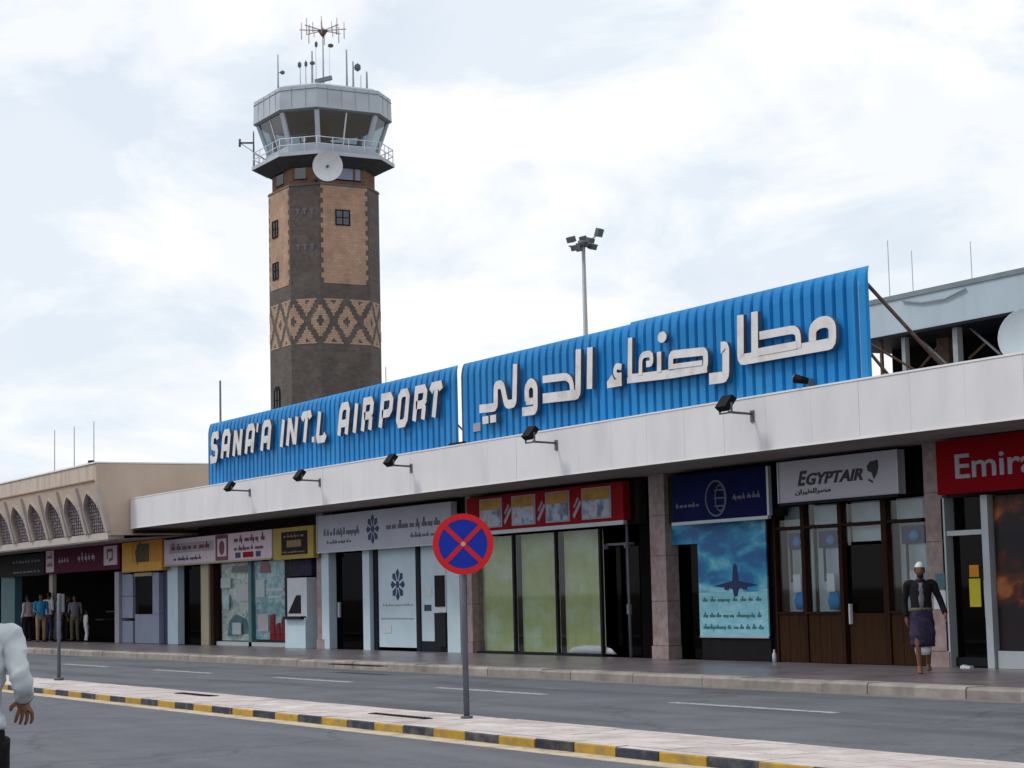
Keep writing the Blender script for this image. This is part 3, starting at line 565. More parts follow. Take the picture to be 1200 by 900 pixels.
# red shop
s = shop('shopfront', 'shopfront of three tall panes hung with green curtains under the red sign', X(557), X(742))
solid(s, 'header', -41.1, -34.1, 2.88, 3.76, 'wall_dark', 22.2, 22.4)
for a, b in ((559, 602), (605, 652), (655.5, 704)):
    g = MB(); n_ = 26; x0, x1 = X(a+1), X(b-1); vs = []; fs = []
    for k in range(n_+1): xx = x0+(x1-x0)*k/n_; yy = FY+.16+.018*math.sin(k*1.9)+random.uniform(-.004, .004); vs += [(xx, yy, H0+.05), (xx, yy, 2.84)]
    for k in range(n_): fs.append((2*k, 2*k+2, 2*k+3, 2*k+1))
    g.add(vs, fs, 0, True); obj('curtain', g, 'curtain', s)
    pane(s, X(a), X(b), H0+.04, 2.86)
for a in (556.5, 602.3, 652.3, 704.2): solid(s, 'mullion', X(a), X(a+2.2), H0, 2.87, 'frame_dk', FY-.01, FY+.06)
solid(s, 'sill', X(556), X(707), H0, H0+.04, 'frame_dk', FY-.04, FY+.1)
g = MB(); g.loft([((X(688), FY+.1, H0+.05), 1.0, .06), ((X(688), FY+.1, H0+.16), .8, .05), ((X(690), FY+.1, H0+.22), .4, .03)], 14); obj('cloth_heap', g, 'cl_white', s)
solid(s, 'door', X(707), X(737), H0, 2.45, 'glass_dk', FY+.3, FY+.32); g = MB(); g.box(X(708), X(737), FY+.1, FY+.2, 2.47, 2.52); g.box(X(709), X(711), FY, FY+.1, 2.4, 2.5); g.box(X(734), X(736), FY, FY+.1, 2.4, 2.5); obj('door_rail', g, 'cl_grey', s)
g = MB(); g.bar((X(739.5, 765, 22.0), 22.0, .16), (X(739.5, 765, 22.0)-.02, 22.0, 2.98), .03, n=8); g.box(X(736, 720, 22), X(739, 720, 22), 21.97, 22.03, 1.05, 1.25); top('pole', g, 'greysteel', 'thin grey pole standing at the right end of the red sign', 'pole')
# navy shop
s = shop('shopfront', 'dark shopfront filled by a blue poster of an aircraft in the clouds', X(789), X(903))
solid(s, 'header', -33.0, -29.4, 2.82, 3.76, 'wall_dark', 22.2, 22.4)
d = solid(s, 'door', X(790), X(821), H0, 2.42, 'glass_dk', FY+.1, FY+.12); solid(s, 'room_divider', X(790), X(818), 1.2, 2.3, 'teal', 23.6, 23.7)
PY = 22.26
zt_, zb_ = 2.86, Z(860, 745, PY)
g = MB(); g.box(X(789), X(903), PY, PY+.03, 2.40, 2.78); obj('poster', g, 'poster_teal', s)
g = MB(); g.box(X(822.5), X(903), PY+.001, PY+.031, 1.45, 2.399); obj('poster', g, 'poster_teal', s)
g = MB(); g.box(X(822.5), X(903), PY, PY+.03, zb_, 1.449); obj('poster', g, 'poster_low', s)
ax_, az_ = X(862, 685, PY), Z(862, 685, PY)
g = MB(); g.prism([(ax_-.72, az_-.02), (ax_-.1, az_+.07), (ax_-.06, az_+.34), (ax_, az_+.40), (ax_+.06, az_+.34), (ax_+.1, az_+.07), (ax_+.72, az_-.02), (ax_+.1, az_-.08), (ax_+.05, az_-.22), (ax_-.05, az_-.22), (ax_-.1, az_-.08)], PY-.006, PY+.002)
g.box(ax_-.35, ax_-.22, PY-.01, PY, az_-.1, az_+.01); g.box(ax_+.22, ax_+.35, PY-.01, PY, az_-.1, az_+.01); obj('aircraft_print', g, 'navy_ink', s)
g = MB()
for q, (z_, n_) in enumerate(((1.30, 8), (1.0, 9), (.78, 10))): scribble(g, X(827), X(899), z_, .11, PY-.004, n_, 60+q)
obj('lettering', g, 'teal', s, kind='stuff')
g = MB(); g.box(X(822.5), X(903), PY-.01, PY+.02, zb_-.04, zb_); obj('poster_rail', g, 'frame_lt', s)
solid(s, 'base', X(822.5), X(903), H0, zb_-.05, 'black', FY, FY+.1); solid(s, 'jamb', X(904), X(911), H0, 3.8, 'dark', 22.35, 22.5)
g = MB(); p = onZ(867, 778, .162); g.loft([((p.x, 22.1, .162), .04, .04), ((p.x, 22.1, .30), .04, .04), ((p.x, 22.1, .36), .015, .015), ((p.x, 22.1, .39), .015, .015)], 10); top('bottle', g, 'paper', 'small white bottle standing on the pavement below the aircraft poster', 'bottle')
# Egyptair office
s = shop('shopfront', 'brown timber airline office front with blue posters in its windows', X(912), X(1088))
solid(s, 'header', -29.4, -25.6, 3.02, 3.83, 'dark', 22.3, 22.42)
zt0, zt1, zl1, zl0 = 2.62, 3.0, 2.55, 1.05
cols = ((914, 944), (949, 988), (993, 1039), (1046, 1087))
for i, (a, b) in enumerate(cols):
    pane(s, X(a), X(b), zt0, zt1-.02, 'glass_cl'); solid(s, 'blind', X(a), X(b), zt0, zt1-.02, 'blind_lt', FY+.2, FY+.22)
    if i != 2:
        pane(s, X(a), X(b), zl0, zl1, 'glass_cl'); solid(s, 'blind', X(a), X(b), zl0, zl1, 'blind_lt', FY+.25, FY+.27)
        cx = (X(a)+X(b))/2; g = MB(); g.box(X(a)+.12, X(b)-.1, FY+.18, FY+.2, 2.2, 2.5); obj('window_poster', g, 'navy_ink', s)
        g = MB(); g.loft([((cx+.05, FY+.14, 2.25), .06, .03), ((cx+.05, FY+.14, 2.33), .14, .04), ((cx+.05, FY+.14, 2.42), .06, .03)], 12); g.loft([((cx+.08, FY+.14, 1.1), .12, .03), ((cx+.08, FY+.14, 1.25), .18, .04), ((cx+.08, FY+.14, 1.42), .1, .03)], 12); obj('globe_print', g, 'blue', s)
        g = MB(); g.box(cx-.06, cx+.16, FY+.10, FY+.12, 1.42, 1.74); obj('paper_notice', g, 'paper', s)
        g = MB(); g.box(cx-.15, cx-.09, FY+.12, FY+.13, 1.6, 2.2); obj('stand', g, 'frame_dk', s)
    else:
        pane(s, X(a), X(b), 2.28, zl1, 'glass_cl'); solid(s, 'blind', X(a), X(b), 2.28, zl1, 'blind_lt', FY+.2, FY+.22)
d = solid(s, 'door', X(993), X(1039), 1.06, 2.22, 'glass_dk', FY+.06, FY+.075); g = MB(); g.box(X(995), X(1037), FY+.03, FY+.09, H0, 1.04); obj('door_panel', g, 'wood', d)
g = MB(); g.box(X(997), X(998.5), FY-.03, FY+.03, .85, 1.2); obj('handle', g, 'paper', d)
for a, b in ((912, 914), (944.3, 948.7), (988.3, 992.7), (1039.3, 1045.7)): solid(s, 'post', X(a), X(b), H0, 3.0, 'frame_br', FY-.04, FY+.1)
for a, b in ((914.3, 944), (949, 988), (993, 1039), (1046, 1087)):
    solid(s, 'transom', X(a), X(b), 2.56, 2.61, 'frame_br', FY-.03, FY+.09)
for a, b in ((914.3, 944), (949, 988), (1046, 1087)):
    n_ = max(2, int((X(b)-X(a))/.14)); w_ = (X(b)-X(a))/n_
    for k in range(n_): solid(s, 'board', X(a)+k*w_+.004, X(a)+(k+1)*w_-.004, H0, 1.03, 'wood', FY-.01-.004*(k % 2), FY+.05)
    solid(s, 'sill', X(a), X(b), 1.032, 1.07, 'frame_br', FY-.05, FY+.1)
# Emirates office
s = shop('shopfront', 'dark glass door and a warm orange poster window under the deep red sign', X(1119), X(1119)+5)
solid(s, 'header', X(1119), -18, 2.9, 3.8, 'wall_dark', 22.2, 22.4)
solid(s, 'jamb', X(1120), X(1124), H0, 2.9, 'frame_lt', 22.1, 22.3); solid(s, 'jamb', X(1167), X(1175), H0, 2.9, 'frame_lt', 22.1, 22.3)
solid(s, 'transom', X(1124.2), X(1166.8), 2.28, 2.36, 'frame_lt', 22.12, 22.28); pane(s, X(1124.2), X(1166.8), 2.37, 2.9, 'glass_dk')
d = solid(s, 'door', X(1124.5), X(1166.5), H0+.02, 2.27, 'glass_dk', 22.25, 22.27); g = MB(); g.bar((X(1161, 700), 22.18, .95), (X(1161, 700), 22.18, 1.55), .014, n=6); obj('handle', g, 'frame_lt', d)
g = MB(); g.box(X(1124.6), X(1166.4), 22.2, 22.245, H0+.02, H0+.16); obj('kick_plate', g, 'frame_dk', d)
g = MB(); g.box(X(1140, 700), X(1153, 700), 22.235, 22.248, Z(1146, 711), Z(1146, 678)); obj('notice', g, 'yel_paper', s); g = MB(); g.box(X(1141, 700), X(1152, 700), 22.234, 22.247, Z(1146, 676), Z(1146, 662)); obj('notice', g, 'orange', s)
solid(s, 'window_poster', X(1176.5), X(1176.5)+3.2, .45, 2.88, 'poster_warm', 22.2, 22.24); solid(s, 'base', X(1176.5), X(1176.5)+3.2, H0, .44, 'frame_lt', 22.15, 22.3)
g = MB(); p = Vector((X(1146), 22.0, 0)); g.box(p.x-.12, p.x+.1, 22.0, 22.08, .162, .2); g.box(p.x-.08, p.x-.02, 22.0, 22.06, .2, .215); top('crumpled_paper', g, 'paper', 'scrap of white paper on the pavement in front of the dark glass door', 'litter')
# notices on the right hand pillar
for (a, b, c_, d_, m_, lb) in ((1096, 1107, 672, 690, 'teal', 'teal and white notice stuck high on the right hand granite pillar'), (1094, 1108, 692, 714, 'paper', 'white paper notice stuck on the right hand granite pillar below the teal one')):
    g = MB(); g.box(X(a, c_, 22.09), X(b, c_, 22.09), 22.085, 22.098, Z(a, d_, 22.09), Z(a, c_, 22.09))
    t = top('notice', g, m_, lb, 'notice', 'notices on the pillar')

# ================================================================== BLUE ROOF SIGNS
BP, BY, BZ = .28, 20.36, 4.70          # rib pitch, front plane, foot
prof = [(0, BZ), (0, 6.25), (.010, 6.34), (.028, 6.43), (.055, 6.50), (.085, 6.545)]      # curls back at the top
def sheet(x0, ribs, lift):
    g = MB(); cs = []
    for k in range(ribs):
        a = x0+k*BP; cs += [(a, .055), (a+.05, .055), (a+.075, 0), (a+.255, 0), (a+.28, .055)]
    vs = []; n_ = len(prof)
    for xx, dy in cs:
        for j, (py_, pz_) in enumerate(prof):
            tz = 0 if j < 2 else (j-1)/4; vs.append((xx, BY+py_+dy*(1-tz), pz_+lift))
    for i in range(len(cs)-1):
        for j in range(n_-1): g.f.append([i*n_+j, (i+1)*n_+j, (i+1)*n_+j+1, i*n_+j+1]); g.m.append(0); g.smooth.append(False)
    g.v = vs; return g
def bigsign(name, label, x0, x1):
    t = thing(name, label, 'roof sign', ((x0+x1)/2, BY+.1, 4.6)); x = x0
    while x < x1-.1:
        r_ = min(4, max(1, round((x1-x)/BP))); me = sheet(x, r_, .035 if x > -31.8 else 0); obj('sheet', me, 'blue', t); x += r_*BP
    g = MB(); xs = x0+1.1
    while xs < x1-.8:
        g2 = MB(); g2.beam((xs, BY+.12, 4.56), (xs, BY+.14, 6.4), .06, .06, up=(0, 1, 0)); obj('post', g2, 'rust', t)
        g2 = MB(); g2.bar((xs, BY+.16, 6.32), (xs, BY+2.0, 4.58), .022, n=6); g2.bar((xs, BY+.16, 5.4), (xs, BY+1.1, 4.58), .018, n=6); obj('brace', g2, 'rust', t); xs += 2.4
    if x1 > -30:
     g2 = MB(); g2.bar((x1+.02, BY+.1, 6.36), (x1+.02, BY+2.2, 4.58), .035, n=6); g2.bar((x1+.02, BY+.06, 5.3), (x1+.02, BY+.8, 4.58), .03, n=6); g2.bar((x1-.9, BY+.9, 5.5), (x1-.9, BY+3.0, 4.6), .02, n=6); obj('brace', g2, 'rust', t)
     g2 = MB(); g2.bar((x1-.03, BY+.09, 4.56), (x1-.03, BY+.09, 6.4), .03, n=6); obj('post', g2, 'rust', t)
    for z_ in (4.95, 5.6, 6.2):
        g = MB(); g.box(x0, x1, BY+.06, BY+.10, z_, z_+.05); obj('rail', g, 'rust', t)
    for xe in (x0, x1):
        g = MB(); pts = [(BY+a-.005, b) for a, b in prof]+[(BY+a+.05, b-.03) for a, b in prof[::-1]]
        n_ = len(pts); e = .006; vs = [(xe-e, a, b) for a, b in pts]+[(xe+e, a, b) for a, b in pts]
        g.add(vs, [list(range(n_)), list(range(2*n_-1, n_-1, -1))]+[(i, (i+1) % n_, n_+(i+1) % n_, n_+i) for i in range(n_)]); obj('end_trim', g, 'galv', t)
    return t
sgl = bigsign('roof_sign', 'blue ribbed roof sign reading SANA\'A INT.L AIRPORT in white letters', -53.6, -38.6)
sgr = bigsign('roof_sign', 'blue ribbed roof sign with large white Arabic lettering', -38.2, -24.66)
g = MB(); g.box(-38.6, -38.2, BY+.3, BY+.5, 4.56, 4.86); g.box(-38.75, -38.05, BY-.06, BY+.3, 4.77, 4.83); obj('joint_block', g, 'frame_dk', sgl)
LZ, LH, LY0, LY1 = 5.375, .86, 20.22, 20.29
GL = {'S': [[(1,.8),(.88,1),(.12,1),(0,.87),(0,.64),(.12,.54),(.88,.46),(1,.36),(1,.13),(.88,0),(.12,0),(0,.2)]],
 'A': [[(0,0),(0,.84),(.2,1),(.8,1),(1,.84),(1,0)], [(.05,.4),(.95,.4)]], 'N': [[(0,0),(0,1)], [(.06,.97),(.94,.03)], [(1,0),(1,1)]], 'I': [[(.5,0),(.5,1)]],
 'T': [[(.5,0),(.5,.93)], [(0,.84),(.14,1),(.86,1),(1,.84)]], 'L': [[(0,1),(0,.14),(.15,0),(.85,0),(1,.16)]], 'P': [[(0,0),(0,1),(.8,1),(1,.86),(1,.58),(.8,.44),(.05,.44)]],
 'O': [[(.5,0),(.2,0),(0,.14),(0,.86),(.2,1),(.8,1),(1,.86),(1,.14),(.8,0),(.5,0)]], 'R': [[(0,0),(0,1),(.82,1),(1,.87),(1,.62),(.82,.5),(.05,.5)], [(.78,.5),(1,.36),(1,0)]]}
def letter(ch, x0, x1, t_=.185, sl=.17):
    g = MB()
    for q, st in enumerate(GL[ch]):
        pts = []
        for u, v in st: zz = LZ+t_*.45+v*(LH-t_*.9); pts.append((x0+t_/2+u*(x1-x0-t_)+sl*v, zz))
        g.ribbon(pts, t_, LY0-.003*q, LY1, 0, 1)
    obj('letter', g, ['letter', 'letter_side'], sgl)
for ch, a, b in (('S', -53.15, -52.57), ('A', -52.3, -51.68), ('N', -51.42, -50.78), ('A', -50.52, -49.9), ('A', -49.4, -48.76), ('I', -48.1, -47.84), ('N', -47.66, -46.98),
                 ('T', -46.82, -46.1), ('L', -45.75, -45.1), ('A', -44.45, -43.84), ('I', -43.6, -43.34), ('R', -43.1, -42.5), ('P', -42.12, -41.45), ('O', -41.2, -40.6), ('R', -40.35, -39.72), ('T', -39.62, -38.95)):
    letter(ch, a, b)
g = MB(); g.ribbon([(-49.55, 6.21), (-49.62, 5.98)], .12, LY0, LY1, 0, 1); obj('apostrophe', g, ['letter', 'letter_side'], sgl)
g = MB(); g.box(-45.99, -45.85, LY0, LY1, 5.42, 5.56); obj('full_stop', g, ['letter', 'letter_side'], sgl)
def arab(name, ox, oy, sc, strokes, boxes=()):
    g = MB()
    for q, (st, wz) in enumerate(strokes):
        P = [onY(ox+a/sc, oy+b/sc, LY0) for a, b in st]; closed = False
        if (P[0]-P[-1]).length < .01: P = P[:-1]; closed = True
        Q = [P[0]]
        for k in range(1, len(P)-1):      # round the bends a little
            a, b, c_ = P[k-1], P[k], P[k+1]; r1_ = min(.10, (b-a).length*.4); r2_ = min(.10, (c_-b).length*.4); p1 = b+(a-b).normalized()*r1_; p2 = b+(c_-b).normalized()*r2_
            if (b-a).normalized().dot((c_-b).normalized()) < -.5: Q.append(b); continue
            Q += [p1*(1-u)**2+b*2*u*(1-u)+p2*u*u for u in (0, .33, .67, 1)]
        P = Q+[P[-1]]
        g.ribbon([(p.x, p.z) for p in P], wz, LY0-.003*q, LY1, 0, 1, closed)
    for (a, b, hw, hh) in boxes:
        p = onY(ox+a/sc, oy+b/sc, LY0); g.prism([(p.x-hw, p.z-hh), (p.x+hw, p.z-hh), (p.x+hw, p.z+hh), (p.x-hw, p.z+hh)], LY0-.001, LY1, 0, 1)
    return obj(name, g, ['letter', 'letter_side'], sgr)
T_ = .20
arab('letter', 540, 380, 6.667, [([(1008,180),(1005,505)], T_)])
arab('letter', 540, 380, 6.667, [([(918,195),(915,548),(640,580)], T_), ([(640,432),(825,408),(862,440),(872,520)], .15)])
arab('letter', 540, 380, 6.667, [([(518,600),(512,500),(545,450),(582,480),(582,672),(480,685)], T_*.9), ([(510,606),(570,598)], T_*.7)])
arab('letter', 540, 380, 6.667, [([(424,310),(418,618),(355,628),(322,468),(272,478),(272,648),(145,662)], T_*.9)], [(193,748,.13,.08), (252,738,.13,.08)])
arab('letter', 690, 350, 6.667, [([(255,535),(215,525),(200,570),(215,606),(255,600)], .12), ([(190,610),(160,660)], .13), ([(145,672),(258,652)], T_*.7)])
arab('letter', 690, 350, 6.667, [([(322,305),(320,622),(640,585),(912,538),(912,410),(640,438),(640,560)], .15), ([(300,640),(640,600),(925,552)], .11), ([(405,598),(405,470),(430,436),(490,430),(492,505),(450,512)], .12), ([(552,575),(552,415)], .14), ([(660,530),(890,500)], .09)])
g = MB(); p = onY(690+572/6.667, 350+300/6.667, LY0); g.prism([(p.x+.15*math.cos(k*.5236), p.z+.105*math.sin(k*.5236)) for k in range(12)], LY0, LY1, 0, 1); obj('letter_dot', g, ['letter', 'letter_side'], sgr)
arab('letter', 690, 350, 6.667, [([(1030,382),(1070,376),(1070,610),(940,628)], T_)])
arab('letter', 820, 320, 5.696, [([(270,280),(272,580),(885,470),(885,350),(850,322),(795,332),(752,372),(752,455)], T_*.95), ([(366,258),(368,560)], T_*.95), ([(400,418),(630,376),(658,400),(662,500)], .14), ([(390,528),(650,480)], .13)])
g = MB(); p = onY(553.5, 501, LY0); g.box(p.x-.17, p.x+.15, BY-.03, BY+.0, p.z-.08, p.z+.10); obj('plaque', g, 'grey_ink', sgr)

# floodlights on arms off the fascia
def floodlight(X0, zA, arm, zL, label, back=False, size=.3):
    t = thing('floodlight', label, 'floodlight', (X0, YF, zA), 0, 'floodlights along the fascia')
    g = MB(); g.bar((X0, YF, zA), (X0, YF-arm, zA+.02), .022, n=8); g.box(X0-.05, X0+.05, YF-.02, YF, zA-.14, zA+.06); obj('arm', g, 'greysteel', t)
    c_ = Vector((X0, YF-arm-.05, zL)); q = Matrix.Rotation(R(-38), 3, 'X')
    g = MB(); g.box(-.15, .15, -.06, .06, -.13, .13); g.v = [tuple(c_+q@Vector(v)) for v in g.v]; obj('housing', g, 'black', t)
    g = MB(); g.box(-.13, .13, .061, .068, -.11, .11); g.v = [tuple(c_+q@Vector(v)) for v in g.v]; obj('lens', g, 'lampglass', t)
    g = MB(); g.ribbon([(X0-.17, zL), (X0-.17, zA+.0), (X0+.17, zA+.0), (X0+.17, zL)], .025, YF-arm-.07, YF-arm-.04); obj('bracket', g, 'greysteel', t)
for i, (xx, za, ar, zl, lb) in enumerate(((-50.1, 4.43, .72, 4.55, "leftmost black floodlight, under the S of the English lettering"), (-45.48, 4.42, .68, 4.56, 'black floodlight under the L of the English lettering'),
        (-40.39, 4.44, .64, 4.58, 'black floodlight under the last T of the English lettering'), (-33.94, 4.47, .74, 4.66, 'black floodlight below the middle of the Arabic lettering'), (-27.39, 4.46, .68, 4.63, 'black floodlight nearest the right end of the Arabic sign'))):
    floodlight(xx, za, ar*.74, zl, lb)
p = onY(942, 446, 20.25); t = thing('floodlight', 'small floodlight low on the blue sheet at the right of the Arabic lettering', 'floodlight', p)
g = MB(); g.bar(p+Vector((.12, 0, -.02)), p+Vector((-.1, -.1, .04)), .05, .08, n=10); obj('housing', g, 'black', t); g = MB(); g.bar(p+Vector((-.1, -.1, .04)), p+Vector((-.12, -.11, .045)), .07, n=10); obj('lens', g, 'lampglass', t); g = MB(); g.box(p.x+.1, p.x+.14, p.y-.01, p.y+.1, p.z-.2, p.z+.02); obj('bracket', g, 'greysteel', t)

# ================================================================== LEFT WING with arched screen
WX = -60.1
wing = thing('arched_wing', 'beige projecting wing with a sloping screen of pointed arches, left of the white fascia', 'building', (WX-15, 19.3, 0))
yA, yB, yC, zA, zB_, zC = 19.12, 19.12, 19.57, 5.85, 5.36, 3.72
def wp(pts, x0, x1, m_, name, par=wing):
    g = MB(); n_ = len(pts); vs = [(x0, a, b) for a, b in pts]+[(x1, a, b) for a, b in pts]
    g.add(vs, [list(range(n_)), list(range(2*n_-1, n_-1, -1))]+[(i, (i+1) % n_, n_+(i+1) % n_, n_+i) for i in range(n_)]); return obj(name, g, m_, par)
wp([(yA+.12, zA-.02), (yB+.12, zB_), (yC+.42, zC+.02), (30, zC+.02), (30, zA-.02)], WX, -112, 'beige', 'wall')
wp([(yA, zA), (yA, zB_), (yA+.5, zB_), (yA+.5, zA)], WX-.125, -112, 'beige2', 'parapet')
wp([(yA-.04, zA+.004), (yA-.04, zA+.05), (30, zA+.05), (30, zA+.004)], WX+.03, -112, 'fascia_edge', 'coping')
wp([(yA-.02, zB_-.002), (yA-.02, zB_-.05), (yA+.2, zB_-.05), (yA+.2, zB_-.002)], WX-.125, -112, 'cl_tan', 'string_course')
wp([(yC-.02, zC-.22), (yC-.02, zC), (yC+.5, zC), (yC+.5, zC-.22)], WX-.125, -112, 'rib', 'lower_band')
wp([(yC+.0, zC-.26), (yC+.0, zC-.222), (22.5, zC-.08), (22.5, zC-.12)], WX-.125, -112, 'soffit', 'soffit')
wp([(20.3, zC-.05), (20.3, zC+.05), (22.6, zC+.05), (22.6, zC-.05)], WX+.25, WX+.035, 'wall_dark', 'joint')
wp([(yA+.004, zA-.01), (yB+.004, zB_-.05), (yC+.004, zC-.1), (30, zC-.1), (30, zA-.01)], WX+.03, WX-.12, 'beige', 'end_wall')
# arched bays: pitch along X, each bay = frame plate with a pointed opening, lattice set back
sl = (yC-yB)/(zB_-zC)
def yS(z_): return yB+(zB_-z_)*sl
BAY = []
pxs = [(117, 600), (83, 592), (62, 594), (41, 597), (20, 601), (-1, 606)]
bx = onY(83, 592, 19.3).x; bw = abs(onY(20, 601, 19.3).x-bx)/3
zb, zs, za_ = zC+.02, 4.35, 5.02
def bay(cx, par):
    hw, ow = bw/2-.004, bw*.39
    op = [(cx-ow, zb), (cx-ow, zs)]; op += [(cx-ow*(1-(k/5)**1.7), zs+(za_-zs)*(k/5)**.88) for k in range(1, 5)]+[(cx, za_)]
    op += [(2*cx-a, b) for a, b in op[-2::-1]]
    outl = [(cx-hw, zb)]+[(cx-hw, zb+(zB_-.06-zb)*(b-zb)/(za_-zb)) for a, b in op[1:6]]+[(cx-hw, zB_-.06)]
    vs = []; fs = []; g = MB(); outer = []
    for i, (a, b) in enumerate(op):
        s_ = -1 if i < 6 else (0 if i == 6 else 1)
        t_ = i/(len(op)-1)
        oz = zb+(zB_-.06-zb)*((b-zb)/(za_-zb)); outer.append((cx+hw*s_ if s_ else cx, oz))
    outer[6] = (cx, zB_-.06); outer[5] = (cx-hw, zB_-.06); outer[7] = (cx+hw, zB_-.06)
    n_ = len(op)
    for d_ in (0, .14):
        vs += [(a, yS(b)+d_, b) for a, b in outer]+[(a, yS(b)+d_, b) for a, b in op]
    for i in range(n_-1):
        fs.append((i, i+1, n_+i+1, n_+i)); fs.append((n_+i, n_+i+1, 3*n_+i+1, 3*n_+i)); 
    g.add(vs, fs); obj('arch_frame', g, 'beige', par)
    # moulding round the opening
    g = MB(); last = None
    for i in range(n_-1):
        a, b = op[i], op[i+1]; g.beam((a[0], yS(a[1])-.02, a[1]), (b[0], yS(b[1])-.02, b[1]), .08, .09, up=(0, 1, 0))
    obj('arch_moulding', g, 'rib', par)
    # rib between bays
    g = MB(); xx = cx+bw/2; g.beam((xx, yS(zb)-.05, zb), (xx, yS(5.2)-.02, 5.2), .16, .12, up=(0, 1, 0)); obj('rib', g, 'rib', par)
    # lattice
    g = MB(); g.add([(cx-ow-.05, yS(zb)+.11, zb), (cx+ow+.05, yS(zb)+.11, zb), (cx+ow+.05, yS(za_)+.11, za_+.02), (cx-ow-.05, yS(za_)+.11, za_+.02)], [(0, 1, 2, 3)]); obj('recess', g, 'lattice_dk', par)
    g = MB(); z_ = zb+.03; r_ = 0
    while z_ < za_-.08:
        lim = ow if z_ < zs else ow*(1-max(0, ((z_-zs)/(za_-zs)))**1.9); k = -lim+.02+(.09 if r_ % 2 else 0)
        while k < lim-.08:
            w9 = random.uniform(.06, .12); g.box(cx+k, cx+k+w9, yS(z_)+.07, yS(z_)+.105, z_, z_+.075); k += .2
        z_ += .105; r_ += 1
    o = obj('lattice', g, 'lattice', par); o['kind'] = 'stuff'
for k in range(-1, 14): bay(bx-k*bw, wing)
g = MB(); p = Vector((WX-.9, yA+.1, zA+.06)); g.box(p.x-.2, p.x, p.y, p.y+.15, p.z-.02, p.z+.1); top('roof_box', g, 'black', 'small black box at the corner of the beige wing roof', 'box')

# ================================================================== upper storey at right
up = thing('upper_storey', 'grey blue roof canopy on steel posts above the terminal, right of the Arabic sign', 'roof canopy', (-25, 27, 4.6))
CY = 27.0
g = MB(); g.box(-34, 12, CY, 36, 6.66, 7.36); obj('canopy_roof', g, 'grey_clad', up)
g = MB(); g.box(-34.02, 12, CY-.03, 36, 7.361, 7.46); obj('coping', g, 'grey_dk', up)
g = MB(); g.box(-34.01, 12, CY-.02, 35.9, 6.60, 6.659); obj('lower_trim', g, 'frame_dk', up)
g = MB(); g.ribbon([(-31.3, 7.30), (-30.7, 7.18), (-30.0, 7.16), (-29.4, 7.28)], .025, CY-.05, CY-.02); obj('hanging_cable', g, 'grey_dk', up)
dx = onY(1046, 430, 28.5).x
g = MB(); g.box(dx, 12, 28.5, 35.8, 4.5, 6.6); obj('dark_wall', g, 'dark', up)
for px_, w_ in ((1037, .06), (1064, .11), (1125, .14), (1260, .2)):
    a = onY(px_, 430, 27.3).x; g = MB(); g.box(a-w_/2, a+w_/2, 27.2, 27.2+w_, 4.55, 6.6); obj('post', g, 'galv' if w_ > .1 else 'rust', up)
for (a0, b0, a1, b1) in ((1079, 397, 1110, 427), (1078, 432, 1102, 403), (1137, 384, 1172, 415), (1136, 420, 1155, 402)):
    g = MB(); g.bar(onY(a0, b0, 27.6), onY(a1, b1, 27.6), .028, n=6); obj('brace', g, 'aerial' if a0 in (1079, 1137) else 'rust', up)
g = MB(); a = onY(1110, 430, 28.2).x; g.box(a-.18, a+.18, 28.1, 28.4, 4.55, 6.6); obj('column', g, 'rust', up)
# pale dish at the right edge
t = thing('satellite_dish', 'big pale grey dish standing on the roof behind the fascia at the right edge', 'satellite dish', (-20.6, 21.3, 4.55))
dc = onY(1204, 394, 21.3); dr = 33/2335*(dc-Vector((0, 0, EYE))).length
dd = (Vector((0, 0, EYE+1))-dc).normalized(); dd = (dd+Vector((0, -.5, .3))).normalized(); e1 = dd.cross(Vector((0, 0, 1))).normalized(); e2 = e1.cross(dd)
def dish(par, c_, ax, r_, m_, depth=.22):
    e1 = ax.cross(Vector((0, 0, 1))).normalized(); e2 = e1.cross(ax); g = MB(); rings = []
    for k in range(7): q = k/6; rings.append((c_-ax*depth*r_*(1-q*q), r_*q+.004, r_*q+.004, e1, e2))
    rings.append((c_+ax*.02*r_, r_*1.03, r_*1.03, e1, e2))
    for k in range(6, -1, -1): q = k/6; rings.append((c_-ax*(depth*r_*(1-q*q)+.05*r_), r_*q+.004, r_*q+.004, e1, e2))
    g.loft(rings, 28, 0, False); obj('reflector', g, m_, par)
dish(t, dc, dd, dr, 'dishwhite')
g = MB(); g.bar(dc-dd*.28*dr, Vector((dc.x, dc.y+.25, 4.5)), .05, n=8); obj('mount', g, 'galv', t)


# ================================================================== CONTROL TOWER
TC = ray(382.2, 450); TC.z = 0; TC = TC.normalized()*147; TC = Vector((TC.x, TC.y, 0))
tower = thing('control_tower', 'tall brown and tan brick control tower with diamond band and glazed cab', 'control tower', TC)
W0, C0 = 3.98, 2.27
def octo(k, grow=0):     # corners of a square with cut corners, counter-clockwise from the right face
    a = W0/2; b = a+C0/math.sqrt(2); f = k
    pts = [(b, -a), (b, a), (a, b), (-a, b), (-b, a), (-b, -a), (-a, -b), (a, -b)]
    return [Vector((TC.x+x_*f, TC.y+y_*f)) for x_, y_ in pts]
def octprism(name, k0, k1, z0, z1, m_, par=tower, cap=True):
    A, B = octo(k0), octo(k1); g = MB(); g.add([(p.x, p.y, z0) for p in A]+[(p.x, p.y, z1) for p in B], [(i, (i+1) % 8, 8+(i+1) % 8, 8+i) for i in range(8)]+([list(range(8))[::-1], list(range(8, 16))] if cap else [])); return obj(name, g, m_, par)
nc = octo(1)[0]; nr = octo(1)[0]        # corner between the street-side cut face and the right face
zt = lambda py, k=1.0: zat(octo(k)[0].x, octo(k)[0].y, py)
Z_top, Z_tan, Z_b1, Z_b0 = zt(214), zt(331), zt(349), zt(402)
